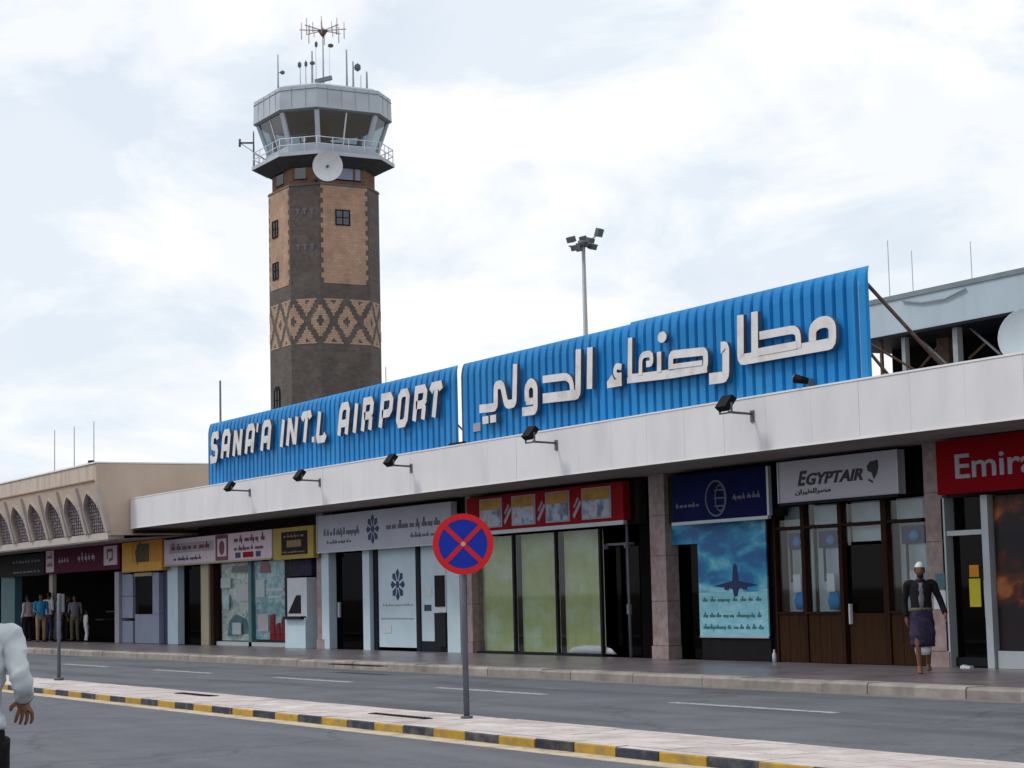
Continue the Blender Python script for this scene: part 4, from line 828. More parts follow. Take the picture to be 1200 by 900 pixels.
octprism('shaft', 1, 1, 0, Z_top, 'brown')
# tan fields on the four broad faces, with toothed edges
nrm = {0: Vector((1, 0)), 2: Vector((0, 1)), 4: Vector((-1, 0)), 6: Vector((0, -1)), 1: Vector((1, 1)).normalized(), 3: Vector((-1, 1)).normalized(), 5: Vector((-1, -1)).normalized(), 7: Vector((1, -1)).normalized()}
def face_pt(i, u, z_, off, k=1.0):     # u metres from the face's first corner
    P = octo(k); a, b = P[i], P[(i+1) % 8]; d_ = (b-a).normalized(); q = a+d_*u+nrm[i]*off; return (q.x, q.y, z_)
def plate(mb, i, u0, u1, z0, z1, off, th=.05, k=1.0):
    vs = [face_pt(i, u, z_, o_, k) for o_ in (off, off-th) for u, z_ in ((u0, z0), (u1, z0), (u1, z1), (u0, z1))]
    mb.add(vs, [(0,1,2,3),(7,6,5,4),(0,4,5,1),(1,5,6,2),(2,6,7,3),(3,7,4,0)])
for i in (0, 2, 4, 6):
    g = MB(); z_ = Z_tan; r_ = 0; hh = (Z_top-Z_tan)/20
    while r_ < 20:
        e = .12 if r_ % 2 else .3; plate(g, i, e, W0-e, z_, z_+hh-.0, .03, .06); z_ += hh; r_ += 1
    obj('tan_field', g, 'tan', tower)
# diamond band: each pale brick of the pattern stands 3 cm proud
PD, HB = (4*W0+4*C0)/12, Z_b1-Z_b0
u_start = {0: 0}; acc = 0
for i in range(8): u_start[i] = acc; acc += W0 if i % 2 == 0 else C0
cell, ch = .135, HB/26
cube = MB(); 
for i in (7, 0, 6, 1, 5, 2, 3, 4):
    wdt = W0 if i % 2 == 0 else C0; n_ = int(wdt/cell); cw = wdt/n_; g = MB(); 
    for r_ in range(26):
        c0 = None
        for c_ in range(n_+1):
            on = False
            if c_ < n_:
                u = (u_start[i]+(c_+.5)*cw) % PD; u = min(u, PD-u); v = (r_+.5)*ch-HB/2
                d1 = u/(PD/2)+abs(v)/(HB/2); d2 = (PD/2-u)/(PD/2)+(HB/2-abs(v))/(HB/2); d_ = min(d1, d2); on = .27 < d_ < .76 or (r_ in (0, 25) and d_ < .8)
            if on and c0 is None: c0 = c_
            if not on and c0 is not None:
                plate(g, i, c0*cw, c_*cw, Z_b0+r_*ch+.01, Z_b0+(r_+1)*ch-.01, .03, .06); c0 = None
    obj('brick_motif', g, 'motif', tower)
# little rows of pale bricks high on the dark cut faces
for i in (7, 1, 5):
    for z_ in (zt(245), zt(287)):
        for k in range(3):
            g = MB(); u = .45+k*.55; plate(g, i, u, u+.34, z_, z_+.14, .04); plate(g, i, u+.1, u+.24, z_-.3, z_+.001, .038)
            obj('pale_brick', g, 'cl_grey', tower)
def twin(i, u, z0, z1, w_=.9, arch=False):
    g = MB(); plate(g, i, u, u+w_, z0, z1, .06, .02); f_ = obj('window_glass', g, 'winglass', tower)
    g = MB(); plate(g, i, u, u+w_, z0, z1, .045, .02); obj('window_recess', g, 'dark', tower)
    g = MB()
    for a, b, c_, d_ in ((u-.08, u, z0-.08, z1+.08), (u+w_, u+w_+.08, z0-.08, z1+.08), (u, u+w_, z0-.08, z0), (u, u+w_, z1, z1+.08), (u+w_*.48, u+w_*.54, z0, z1), (u, u+w_, (z0+z1)/2-.03, (z0+z1)/2+.03)): plate(g, i, a, b, c_, d_, .10, .08)
    obj('window_frame', g, 'black', tower)
    if arch: g = MB(); plate(g, i, u+.1, u+w_-.1, z1+.08, z1+.3, .09, .06); obj('window_head', g, 'black', tower)
z_ = zt(263); twin(0, 1.35, zt(261), zt(245), 1.0)
twin(6, .9, zt(268), zt(250), .9); twin(6, .9, zt(318), zt(300), .9); twin(6, .9, zt(475), zt(452), .9, True)
# brown storey below the gallery
GK = 1.30; zg = zat(octo(GK)[0].x, octo(GK)[0].y, 175.5)
octprism('upper_band', .93, .93, Z_top, zg-.5, 'umber')
octprism('ledge', 1.02, 1.0, Z_top-.12, Z_top+.06, 'brown')
for i, a, b in ((0, 1.0, 2.7), (0, 2.9, 3.3), (6, .9, 2.2), (7, .25, 1.1)):
    g = MB(); plate(g, i, a, b, Z_top+.45, Z_top+1.75, .03, .05, .93); obj('upper_window', g, 'winglass' if i else 'slate', tower)
    g = MB(); plate(g, i, a-.08, b+.08, Z_top+.37, Z_top+.45, .06, .08, .93); plate(g, i, a-.08, b+.08, Z_top+1.75, Z_top+1.83, .06, .08, .93); obj('upper_window_frame', g, 'frame_dk', tower)
# gallery, cab and roof ring
octprism('gallery_underside', .98, GK-.02, zg-.85, zg-.26, 'tower_dk'); octprism('gallery_slab', GK, GK, zg-.26, zg, 'cladding')
for hgt in (.55, 1.05):
    P = octo(GK-.03); g = MB()
    for i in range(8): a, b = P[i], P[(i+1) % 8]; g.bar((a.x, a.y, zg+hgt), (b.x, b.y, zg+hgt), .035, n=6)
    obj('rail', g, 'white', tower)
P = octo(GK-.03)
for i in range(8):
    a, b = P[i], P[(i+1) % 8]; n_ = 4 if i % 2 == 0 else 3
    for k in range(n_): q = a.lerp(b, k/n_); g = MB(); g.bar((q.x, q.y, zg-.05), (q.x, q.y, zg+1.05), .03, n=6); obj('rail_post', g, 'white', tower)
zr = zat(octo(1.25)[0].x, octo(1.25)[0].y, 127); zr1 = zat(octo(1.25)[0].x, octo(1.25)[0].y, 98)
K0, K1 = .98, 1.18
octprism('cab_sill', K0+.03, K0+.05, zg+.0, zg+.75, 'cladding')
for i in range(8):
    A, B = octo(K0), octo(K1); g = MB(); a0, a1, b0, b1 = A[i], A[(i+1) % 8], B[i], B[(i+1) % 8]
    g.add([(a0.x, a0.y, zg+.75), (a1.x, a1.y, zg+.75), (b1.x, b1.y, zr), (b0.x, b0.y, zr)], [(0, 1, 2, 3)]); obj('cab_window', g, 'cabglass', tower)
    g = MB(); g.beam((a0.x, a0.y, zg+.7), (b0.x, b0.y, zr), .34, .24); obj('cab_post', g, 'cladding', tower)
    if i % 2 == 0:
        am, bm_ = a0.lerp(a1, .5), b0.lerp(b1, .5); g = MB(); g.beam((am.x, am.y, zg+.7), (bm_.x, bm_.y, zr), .1, .1); obj('cab_mullion', g, 'white', tower)
g = MB(); g.box(TC.x-2.2, TC.x+2.2, TC.y-2.2, TC.y+2.2, zg+.02, zg+1.3); obj('control_desk', g, 'tower_dk', tower)
g = MB(); g.bar((TC.x+.2, TC.y-.5, zg), (TC.x+.2, TC.y-.5, zr), .9, n=10); obj('cab_core', g, 'tower_dk', tower)
octprism('cab_ceiling', 1.20, 1.20, zr-.03, zr+.05, 'grey_dk')
octprism('roof_ring', 1.23, 1.27, zr+.0, zr+.12, 'grey_dk'); octprism('roof_parapet', 1.26, 1.25, zr+.121, zr1, 'cladding'); octprism('roof_cap', 1.19, 1.14, zr1+.001, zr1+.2, 'cladding')
for i in range(8):       # vertical cladding joints
    wdt = (W0 if i % 2 == 0 else C0)*1.26; u = .9
    while u < wdt-.3: g = MB(); plate(g, i, u, u+.04, zr+.2, zr1-.1, .012, .02, 1.26); u += 1.1; obj('cladding_seam', g, 'cab_seam', tower)
g = MB(); P = octo(1.255)
for i in range(8): a, b = P[i], P[(i+1) % 8]; g.bar((a.x, a.y, zr1-.3), (b.x, b.y, zr1-.3), .03, n=5)
obj('parapet_trim', g, 'grey_dk', tower)
# dish on the tower
nf = Vector((1, -1, 0)).normalized(); dc = octo(1.02)[0]; dcz = zat(dc.x, dc.y, 194.5)
vd = -ray(384, 195).normalized(); q = (ray(384, 194.5).normalized())*(Vector((dc.x, dc.y, 0)).length-1.1); cpt = Vector((q.x, q.y, q.z+EYE))
t = thing('satellite_dish', 'round grey white dish fixed under the gallery of the control tower', 'satellite dish', cpt)
dish(t, cpt, (vd+Vector((.1, -.15, 0))).normalized(), 16.5/2335*147, 'white', .32); g = MB(); g.bar(cpt-vd*.2, (TC.x+3, TC.y-2, cpt.z), .1, n=8); obj('mount', g, 'greysteel', t)
# aerials on the tower roof
def at_tower(px_, py_, dep=147): q = ray(px_, py_); q = q/math.hypot(q.x, q.y)*dep; return Vector((q.x, q.y, q.z+EYE))
ztop = zr1+.2
def aerial(px_, py0, py1, r_, label, dep=147, extra=None, m_='aerial'):
    a = at_tower(px_, py1, dep); b = at_tower(px_, py0, dep); base = Vector((a.x, a.y, min(a.z, ztop)))
    t = thing('antenna', label, 'antenna', base, 0, 'aerials on the control tower roof')
    g = MB(); g.bar(base, (a.x, a.y, b.z), r_*.75, r_*.45, n=6); obj('rod', g, m_, t)
    if extra: extra(t, a, b)
    return t
def main_head(t, a, b):
    g = MB(); g.bar((a.x, a.y, b.z-.45), (a.x, a.y, b.z), .1, .4, n=10); obj('hub', g, 'rust', t)
    for k in range(8):
        an = k*math.pi/4+.3; d_ = Vector((math.cos(an), math.sin(an), 0)); p0 = Vector((a.x, a.y, b.z)); g = MB(); g.bar(p0, p0+d_*1.75+Vector((0, 0, .1)), .045, n=5)
        e = p0+d_*1.6; g.bar(e-Vector((0, 0, .65)), e+Vector((0, 0, .65)), .035, n=5); e = p0+d_*1.0; g.bar(e-Vector((0, 0, .3)), e+Vector((0, 0, .5)), .03, n=5); obj('dipole', g, 'cl_pink', t)
def lump(px_, py_, sx, sz):
    def f(t, a, b):
        c_ = at_tower(px_, py_); g = MB(); g.loft([((c_.x, c_.y, c_.z-sz*.8), .03, .03), ((c_.x, c_.y, c_.z-sz*.4), sx*.7, sx*.7), ((c_.x, c_.y, c_.z+sz*.4), sx*.7, sx*.7), ((c_.x, c_.y, c_.z+sz*.8), .03, .03)], 10)
        g.bar((a.x, a.y, c_.z), c_, .03, n=5); obj('head', g, 'greysteel', t)
    return f
aerial(379, 36, 92, .09, 'tall central mast with a ring of reddish dipoles on the tower roof', extra=main_head)
for args in ((326, 64, 102, .1, 'grey rod antenna at the left edge of the tower roof', lump(331, 85, .25, .2)), (352, 72, 96, .05, 'short thin antenna left of the paired rods on the tower roof', lump(351, 76, .2, .3)), (358.5, 70, 96, .05, 'thin antenna with a small head beside the thick rod on the tower roof', lump(358.5, 75, .16, .3)),
             (366, 60, 96, .13, 'thick grey rod antenna left of the central mast', lump(366, 74, .28, .2)), (370.5, 50, 94, .03, 'very thin wire antenna with a small head left of the central mast', lump(370.5, 52, .16, .3)), (386.5, 54, 93, .02, 'very thin wire antenna with a small head right of the central mast', lump(387.5, 53.5, .3, .2)),
             (406.5, 58, 94, .12, 'grey rod antenna right of the central mast', None), (414, 72, 97, .12, 'short thick rod antenna with a round ball beside it', lump(419, 79, .34, .4)), (430, 84, 102, .14, 'short stubby antenna at the right of the tower roof', None), (423, 88, 99, .05, 'tiny antenna between the ball and the stubby rod', None)):
    aerial(args[0], args[1], args[2], args[3], args[4], extra=args[5])
t = thing('roof_hatch', 'flat grey plate tilted on the tower roof beside the central mast', 'roof plate', (TC.x, TC.y, ztop)); a = at_tower(369, 96, 144); b = at_tower(389, 91, 144); g = MB(); g.beam(a, b, .5, .25); obj('plate', g, 'grey_dk', t)
a = at_tower(297.5, 200, 150); b = at_tower(296.5, 154, 150); c_ = at_tower(281, 167.5, 150); e_ = at_tower(297, 167.5, 150)
t = thing('antenna', 'side arm antenna sticking out left of the tower gallery', 'antenna', a); g = MB(); g.bar((a.x, a.y, a.z), (a.x, a.y, b.z), .09, .05, n=6); obj('rod', g, 'greysteel', t); g = MB(); g.bar(e_, c_, .07, n=6); g.bar(c_+Vector((0, 0, -.3)), c_+Vector((0, 0, .3)), .09, n=6); g.bar(c_, a+Vector((2, 1, 0)), .03, n=5); obj('side_arm', g, 'greysteel', t)

# ================================================================== LIGHT MAST and thin poles
mp_ = ray(688, 450); mp_.z = 0; mp_ = mp_.normalized()*100
t = thing('floodlight_mast', 'tall grey mast with a cluster of floodlights rising behind the blue sign', 'light mast', (mp_.x, mp_.y, 0))
zt_m = zat(mp_.x, mp_.y, 288); g = MB(); g.bar((mp_.x, mp_.y, 0), (mp_.x, mp_.y, zt_m+.4), .2, .09, n=10); obj('mast', g, 'galv', t)
g = MB(); g.bar((mp_.x, mp_.y, zt_m-.05), (mp_.x, mp_.y, zt_m+.25), .28, .28, n=10)
for k in range(6): an = k*1.047; g.bar((mp_.x, mp_.y, zt_m), (mp_.x+.75*math.cos(an), mp_.y+.75*math.sin(an), zt_m), .04, n=5)
obj('head_ring', g, 'greysteel', t)
vr = Vector((CR.x, CR.y, 0)).normalized(); vf = Vector((_f.x, _f.y, 0)).normalized()
for (rx, rz_, dd_, w_, h_) in ((-.62, .28, -.3, .55, .36), (-.42, -.18, -.5, .55, .34), (-.15, -.05, .4, .5, .36), (.35, .22, -.3, .5, .3), (.48, 0., .3, .55, .36), (.0, .35, 0, .4, .35), (.82, .66, 0, .48, .52)):
    p = Vector((mp_.x, mp_.y, zt_m))+vr*rx+vf*dd_; g = MB(); rx *= .85; w_ *= .8; h_ *= .8; ax = (vr*(.6 if rx > 0 else -.6)-vf*.6+Vector((0, 0, -.35))).normalized(); g.beam(p+Vector((0, 0, rz_))-ax*.12, p+Vector((0, 0, rz_))+ax*.12, w_, h_); obj('lamp_head', g, 'greysteel', t)
p = Vector((mp_.x, mp_.y, zt_m)); g = MB(); g.bar(p, p+vr*.8+Vector((0, 0, .6)), .035, n=5); obj('bracket', g, 'greysteel', t)
def pole(px_, y0, y1, dep, r_, label, grp=None):
    q = ray(px_, y0); q = q/math.hypot(q.x, q.y)*dep; z1 = q.z+EYE; g = MB(); g.bar((q.x, q.y, 0), (q.x, q.y, z1), r_, r_*.6, n=6)
    top('pole', g, 'aerial' if grp else 'greysteel', label, 'pole', grp)
pole(258, 446, 0, 110, .09, 'thin pole rising behind the left end of the blue English sign')
for a, b, lb in ((64, 504, 'leftmost of three thin poles behind the beige wing'), (87, 500, 'middle one of three thin poles behind the beige wing'), (110, 494, 'rightmost of three thin poles behind the beige wing')): pole(a, b, 0, 150, .055, lb, 'thin poles behind the beige wing')
for a, b, lb in ((1040, 282, 'tallest pale pole behind the grey canopy, nearest the blue sign'), (1068, 294, 'shorter pale pole behind the grey canopy, middle one of three'), (1137, 283, 'pale pole behind the grey canopy, rightmost of three')): pole(a, b, 0, 90, .035, lb, 'pale poles behind the grey canopy')
pole(452, 430, 0, 120, .04, 'very small thin rod just right of the tower, behind the blue sign')

# ================================================================== TRAFFIC SIGNS on the median
def no_stopping(base, zc, r_, label):
    t = thing('no_stopping_sign', label, 'traffic sign', base)
    c_ = Vector((base.x, base.y, zc)); vd = (Vector((0, 0, 0))-Vector((base.x, base.y, 0))).normalized(); ex = Vector((-vd.y, vd.x, 0)); ez = Vector((0, 0, 1))
    g = MB(); g.bar(base, (base.x-.03, base.y, zc+r_*.5), .035, .033, n=12); obj('post', g, 'greysteel', t)
    q0 = c_+vd*.05
    def ringm(r0, r1, off, n_=40):
        g = MB(); vs = []
        for k in range(n_): an = 2*math.pi*k/n_; d_ = ex*math.cos(an)+ez*math.sin(an); vs += [q0+d_*r0+vd*off, q0+d_*r1+vd*off, q0+d_*r1+vd*(off-.012), q0+d_*r0+vd*(off-.012)]
        fs = []
        for k in range(n_):
            a, b = 4*k, 4*((k+1) % n_)
            for m_ in range(4): fs.append((a+m_, b+m_, b+(m_+1) % 4, a+(m_+1) % 4))
        g.add(vs, fs); return g
    g = MB(); g.bar(q0, q0+vd*.004, r_*.985, n=40, sm=False); obj('disc', g, 'blue_bright', t)
    g = MB(); g.bar(q0-vd*.006, q0-vd*.001, r_*.985, n=40, sm=False); obj('back_plate', g, 'greysteel', t)
    obj('red_rim', ringm(r_*.80, r_, .012), 'red_bright', t)
    for s_ in (1, -1):
        g = MB(); d_ = (ex+ez*s_*1.0).normalized(); off = .008+.0012*s_; g.beam(q0+vd*off-d_*r_*.82, q0+vd*off+d_*r_*.82, r_*.155, .004, up=vd); obj('red_bar', g, 'red_bright', t)
    g = MB(); g.bar(q0+vd*.011, q0+vd*.02, .028, n=10); obj('bolt', g, 'cl_pink', t)
    g = MB(); g.bar(c_+Vector((0, 0, -.1))-vd*.04, c_+Vector((0, 0, -.1))+vd*.05, .05, n=8); g.bar(c_+Vector((0, 0, .1))-vd*.04, c_+Vector((0, 0, .1))+vd*.05, .05, n=8); obj('clamp', g, 'greysteel', t)
    g = MB(); g.bar(base, base+Vector((0, 0, .03)), .07, n=10); obj('foot', g, 'greysteel', t)
b_ = onZ(547, 842, .098); dist = Vector((b_.x, b_.y)).length
no_stopping(b_, onY(543.5, 637.5, b_.y-.02).z, 35.5/2335*dist, 'round red and blue no stopping sign on a dark post in the median')
b2_ = onZ(69, 797, .098)
t = thing('sign_post', 'thin dark post with a small plate on the median, at the left', 'traffic sign', b2_)
g = MB(); g.bar(b2_, b2_+Vector((0, 0, 1.62)), .035, .03, n=10); obj('post', g, 'greysteel', t)
g = MB(); g.beam(b2_+Vector((.16, .05, 1.44)), b2_+Vector((-.16, .05, 1.44)), .02, .34, up=(0, 0, 1)); obj('plate', g, 'greysteel', t)
g = MB(); g.bar(b2_, b2_+Vector((0, 0, .05)), .09, n=10); obj('foot', g, 'greysteel', t)

# ================================================================== PEOPLE
def skin_body(name, nodes, edges, root, parent, m_, lev=2):
    me = bpy.data.meshes.new(name); names = list(nodes); me.from_pydata([nodes[k][0] for k in names], [(names.index(a), names.index(b)) for a, b in edges], [])
    o = bpy.data.objects.new(name, me); C.objects.link(o); sk = o.modifiers.new('s', 'SKIN'); sk.use_smooth_shade = True
    ly = me.skin_vertices[0].data
    for i, k in enumerate(names): r_ = nodes[k][1]; ly[i].radius = r_ if isinstance(r_, tuple) else (r_, r_); ly[i].use_root = (k == root)
    sb = o.modifiers.new('b', 'SUBSURF'); sb.levels = lev; bpy.context.view_layer.update()
    n_ = bpy.data.meshes.new_from_object(o.evaluated_get(bpy.context.evaluated_depsgraph_get())); C.objects.unlink(o); bpy.data.objects.remove(o); return n_
def head_mesh(mb, c_, yaw=0, s=1.0):
    """head with brow, nose, chin and ears; local +y is forward"""
    vs = []; n_, m_ = 20, 16; cy, sy = math.cos(yaw), math.sin(yaw)
    for j in range(m_+1):
        th = math.pi*j/m_; 
        for i in range(n_):
            ph = 2*math.pi*i/n_; x_, y_, z_ = math.sin(th)*math.cos(ph)*.074, math.sin(th)*math.sin(ph)*.094, math.cos(th)*.118
            if z_ < -.02: k = 1-(-.02-z_)*2.6; x_ *= max(.45, k); y_ = y_*max(.6, 1-(-.02-z_)*2.0)+.012
            if y_ > .05 and abs(x_) < .016 and -.045 < z_ < .012: y_ += .022*(1-abs(z_+.02)/.04)+.004
            if y_ > .05 and .008 < abs(x_) < .045 and 0 < z_ < .022: y_ -= .008
            if y_ > .05 and z_ > .022 and z_ < .045: y_ += .004
            vs.append((c_[0]+s*(x_*cy-y_*sy), c_[1]+s*(x_*sy+y_*cy), c_[2]+s*z_))
    mb.add(vs, [(j*n_+i, (j+1)*n_+i, (j+1)*n_+(i+1) % n_, j*n_+(i+1) % n_) for j in range(m_) for i in range(n_)], 0, True)
    for sx in (-1, 1):
        e = Vector((sx*.077, -.005, -.005)); e = Vector((c_[0]+s*(e.x*cy-e.y*sy), c_[1]+s*(e.x*sy+e.y*cy), c_[2]+s*e.z)); mb.loft([(e+Vector((0, 0, -.028)), .006, .010), (e+Vector((0, 0, 0)), .009, .018), (e+Vector((0, 0, .026)), .006, .014)], 8)
def hair_mesh(c_, mode='short', yaw=0):
    mb = MB(); n_, m_ = 20, 10; vs = []; cy, sy = math.cos(yaw), math.sin(yaw)
    for j in range(m_+1):
        for i in range(n_):
            ph = 2*math.pi*i/n_; lim = (math.pi*.36 if math.sin(ph) > .35 else math.pi*.60) if mode == 'short' else math.pi*.40
            th = lim*j/m_; x_, y_, z_ = math.sin(th)*math.cos(ph)*.083, math.sin(th)*math.sin(ph)*.103, math.cos(th)*.128
            if mode == 'short': k = 1+.03*math.sin(i*5.1+j*3.3); x_ *= k; y_ *= k
            vs.append((c_[0]+x_*cy-y_*sy, c_[1]+x_*sy+y_*cy, c_[2]+z_))
    mb.add(vs, [(j*n_+i, (j+1)*n_+i, (j+1)*n_+(i+1) % n_, j*n_+(i+1) % n_) for j in range(m_) for i in range(n_)], 0, True); return mb
def hand_nodes(nodes, edges, wrist, down, out, palmn, key, thumb_out, curl=.35, s=1.0):
    """palm and five bent fingers hanging from the wrist: down = along the hand, out = across the knuckles, palmn = palm side"""
    w_, d_, o_, p_ = Vector(wrist), Vector(down).normalized(), Vector(out).normalized(), Vector(palmn).normalized()
    pm = w_+d_*.05*s; nodes[key+'pm'] = (pm, (.034*s, .017*s)); edges.append((key+'w', key+'pm'))
    for k, (off, ln) in enumerate(((-.034, .060), (-.0115, .074), (.0115, .080), (.034, .073))):
        b = w_+d_*.088*s+o_*off*s; c1 = b+(d_*math.cos(curl*.6)+p_*math.sin(curl*.6)+o_*off*5)*ln*.5*s; c2 = c1+(d_*math.cos(curl*1.7)+p_*math.sin(curl*1.7))*ln*.5*s
        nodes[f'{key}f{k}a'] = (b, .0105*s); nodes[f'{key}f{k}b'] = (c1, .0092*s); nodes[f'{key}f{k}c'] = (c2, .0075*s)
        edges += [(key+'pm', f'{key}f{k}a'), (f'{key}f{k}a', f'{key}f{k}b'), (f'{key}f{k}b', f'{key}f{k}c')]
    th = w_+d_*.03*s+o_*thumb_out*.038*s; t2 = th+(d_*.6+o_*thumb_out*.5+p_*.45).normalized()*.035*s; t3 = t2+(d_*.9+p_*.35).normalized()*.03*s
    nodes[key+'t1'] = (th, .013*s); nodes[key+'t2'] = (t2, .011*s); nodes[key+'t3'] = (t3, .0085*s); edges += [(key+'pm', key+'t1'), (key+'t1', key+'t2'), (key+'t2', key+'t3')]
def person(label, loc, rz, P, look, lev=1, hscale=1.0):
    """P: joints in the person's own axes (x right, y forward, z up)"""
    t = thing('person', label, 'person', loc, rz); t.scale = (hscale,)*3
    J = dict(hipR=(.10, 0, .90), kneeR=(.11, .03, .49), ankR=(.11, 0, .09), toeR=(.12, .15, .035), hipL=(-.10, 0, .90), kneeL=(-.11, .03, .49), ankL=(-.11, 0, .09), toeL=(-.12, .15, .035),
             shR=(.185, -.01, 1.41), elR=(.24, -.03, 1.13), wrR=(.25, .06, .88), shL=(-.185, -.01, 1.41), elL=(-.24, -.03, 1.13), wrL=(-.25, .06, .88), head=(0, .03, 1.615), lean=(0, 0, 0)); J.update(P)
    V = {k: Vector(v) for k, v in J.items()}; nodes = {}; edges = []
    nodes['pel'] = (Vector((0, 0, .95)), (.14, .098)); nodes['bel'] = (Vector((0, 0, 1.09)), (.125, .088)); nodes['che'] = (Vector((0, 0, 1.27)), (.140, .095)); nodes['nb'] = (Vector((0, 0, 1.43)), (.075, .065)); nodes['nk'] = (V['head']*.4+Vector((0, .0, 1.47))*.6, .052); nodes['hd'] = (V['head'], .06)
    edges += [('pel', 'bel'), ('bel', 'che'), ('che', 'nb'), ('nb', 'nk'), ('nk', 'hd')]
    for s_ in 'RL':
        nodes['h'+s_] = (V['hip'+s_], .09); nodes['k'+s_] = (V['knee'+s_], .055); nodes['a'+s_] = (V['ank'+s_], .038); nodes['t'+s_] = (V['toe'+s_], (.04, .025))
        edges += [('pel', 'h'+s_), ('h'+s_, 'k'+s_), ('k'+s_, 'a'+s_), ('a'+s_, 't'+s_)]
        nodes['s'+s_] = (V['sh'+s_], .048); nodes['e'+s_] = (V['el'+s_], .04); nodes[s_+'w'] = (V['wr'+s_], (.027, .024)); edges += [('che', 's'+s_), ('s'+s_, 'e'+s_), ('e'+s_, s_+'w')]
        d_ = (V['wr'+s_]-V['el'+s_]).normalized(); d_ = (d_+Vector((0, 0, -.9))).normalized() if look.get('hang', True) else d_
        sx = 1 if s_ == 'R' else -1; hand_nodes(nodes, edges, V['wr'+s_], d_, *((Vector((sx*.92, .38, 0)), Vector((-sx*.38, .92, 0)), s_, -1) if look.get('hs') else ((0, 1, 0) if abs(d_.y) < .8 else (sx, 0, 0), (-sx, 0, 0), s_, 1)), .35, look.get('hs', 1.0))
    nodes = {k: v for k, v in nodes.items()}
    me = skin_body('body', nodes, edges, 'pel', t, None, lev); hm = MB(); head_mesh(hm, V['head'], look.get('hyaw', 0))
    bm = bmesh.new(); bm.from_mesh(me); hme = bpy.data.meshes.new('h'); hme.from_pydata(hm.v, [], hm.f); bm.from_mesh(hme)
    bmesh.ops.recalc_face_normals(bm, faces=bm.faces)
    for f in bm.faces: f.smooth = True
    bm.to_mesh(me); bm.free(); me.materials.clear(); me.materials.append(K[look['skin']]); o = bpy.data.objects.new('body', me); C.objects.link(o); o.parent = t
    # face
    cy, sy = math.cos(look.get('hyaw', 0)), math.sin(look.get('hyaw', 0))
    def fp(x_, y_, z_): return V['head']+Vector((x_*cy-y_*sy, x_*sy+y_*cy, z_))
    for sx in (-1, 1): g = MB(); c_ = fp(sx*.031, .077, .008); g.loft([(c_+Vector((0, 0, -.009)), .004, .004), (c_, .014, .010), (c_+Vector((0, 0, .009)), .004, .004)], 8); obj('eye', g, 'hair', t, True)
    g = MB(); c_ = fp(0, .084, -.052); g.loft([(c_+Vector((0, 0, -.006)), .008, .004), (c_, .024, .009), (c_+Vector((0, 0, .006)), .008, .004)], 8); obj('mouth', g, 'skin_dk', t, True)
    obj('hair', hair_mesh(V['head']+Vector((0, -.006, .004)), 'short', look.get('hyaw', 0)), 'hair', t, True)
    if look.get('cap'): obj('cap', hair_mesh(V['head']+Vector((0, 0, .012)), 'cap'), look['cap'], t, True)
    if look.get('beard'): g = MB(); c_ = fp(0, .055, -.085); g.loft([(c_+Vector((0, 0, -.045)), .015, .015), (c_+Vector((0, 0, -.01)), .045, .036), (c_+Vector((0, 0, .025)), .055, .03)], 12); obj('beard', g, 'hair', t, True)
    # upper garment: torso with folds, two sleeves, one mesh
    hem = look.get('hem', .93); g = MB(); rings = []
    for k, (z_, rx, ry) in enumerate(((hem, .175, .125), (hem+.02, .178, .13), (max(1.03, hem+.04), .168, .125), (1.10, .162, .122), (1.18, .168, .127), (1.26, .178, .132), (1.34, .186, .128), (1.40, .178, .112), (1.445, .125, .085), (1.475, .07, .066))):
        f_ = look.get('fat', 1.0); rings.append(((.006*math.sin(k*1.7), .004*math.cos(k*2.1), z_), rx*f_*(1+.02*math.sin(k*2.9)), ry*f_*(1+.03*math.cos(k*3.7))))
    g.loft(rings, 22)
    sl_ = look.get('sleeve', .9)
    for s_ in 'RL':
        e = V['el'+s_].lerp(V['wr'+s_], sl_); sx = 1 if s_ == 'R' else -1
        g.limb([V['sh'+s_]+Vector((-sx*.07, 0, -.01)), V['sh'+s_]+Vector((sx*.012, 0, -.015)), V['sh'+s_].lerp(V['el'+s_], .5), V['el'+s_], e], [.066, .062, .053, .046, .040] if look.get('folds') else [.072, .068, .058, .050, .045], 16, 0, .02)
    so = obj('shirt', g, look['shirt'], t, True)
    if look.get('folds'):      # creases in the cloth
        from mathutils import noise
        bm = bmesh.new(); bm.from_mesh(so.data); bmesh.ops.subdivide_edges(bm, edges=bm.edges, cuts=3, use_grid_fill=True, smooth=.35); bm.normal_update()
        for v in bm.verts:
            c_ = v.co; a_ = noise.noise(Vector((c_.x*7+c_.z*4, c_.y*7, c_.z*13-c_.x*9))); b_ = noise.noise(Vector((c_.x*22, c_.y*22+3, c_.z*34+c_.x*16)))
            v.co = c_+v.normal*((1-abs(a_)*3.2)*.0085+b_*.002)
        for f in bm.faces: f.smooth = True
        bm.to_mesh(so.data); bm.free()
        g = MB(); g.loft([((0, -.012, 1.455), .085, .075), ((0, -.008, 1.50), .068, .066), ((0, -.012, 1.462), .092, .084)], 20, cap=False); obj('collar', g, look['shirt'], t, True)
        for s_ in 'RL':
            e = V['el'+s_].lerp(V['wr'+s_], .80); f_ = V['el'+s_].lerp(V['wr'+s_], .93); g = MB(); g.limb([e, f_], [.044, .044], 18); obj('cuff', g, look['shirt'], t, True)
            e = V['el'+s_].lerp(V['wr'+s_], .90); f_ = V['el'+s_].lerp(V['wr'+s_], .95); g = MB(); g.limb([e, f_], [.0455, .0445], 18); obj('wrist_band', g, 'cl_black', t, True)
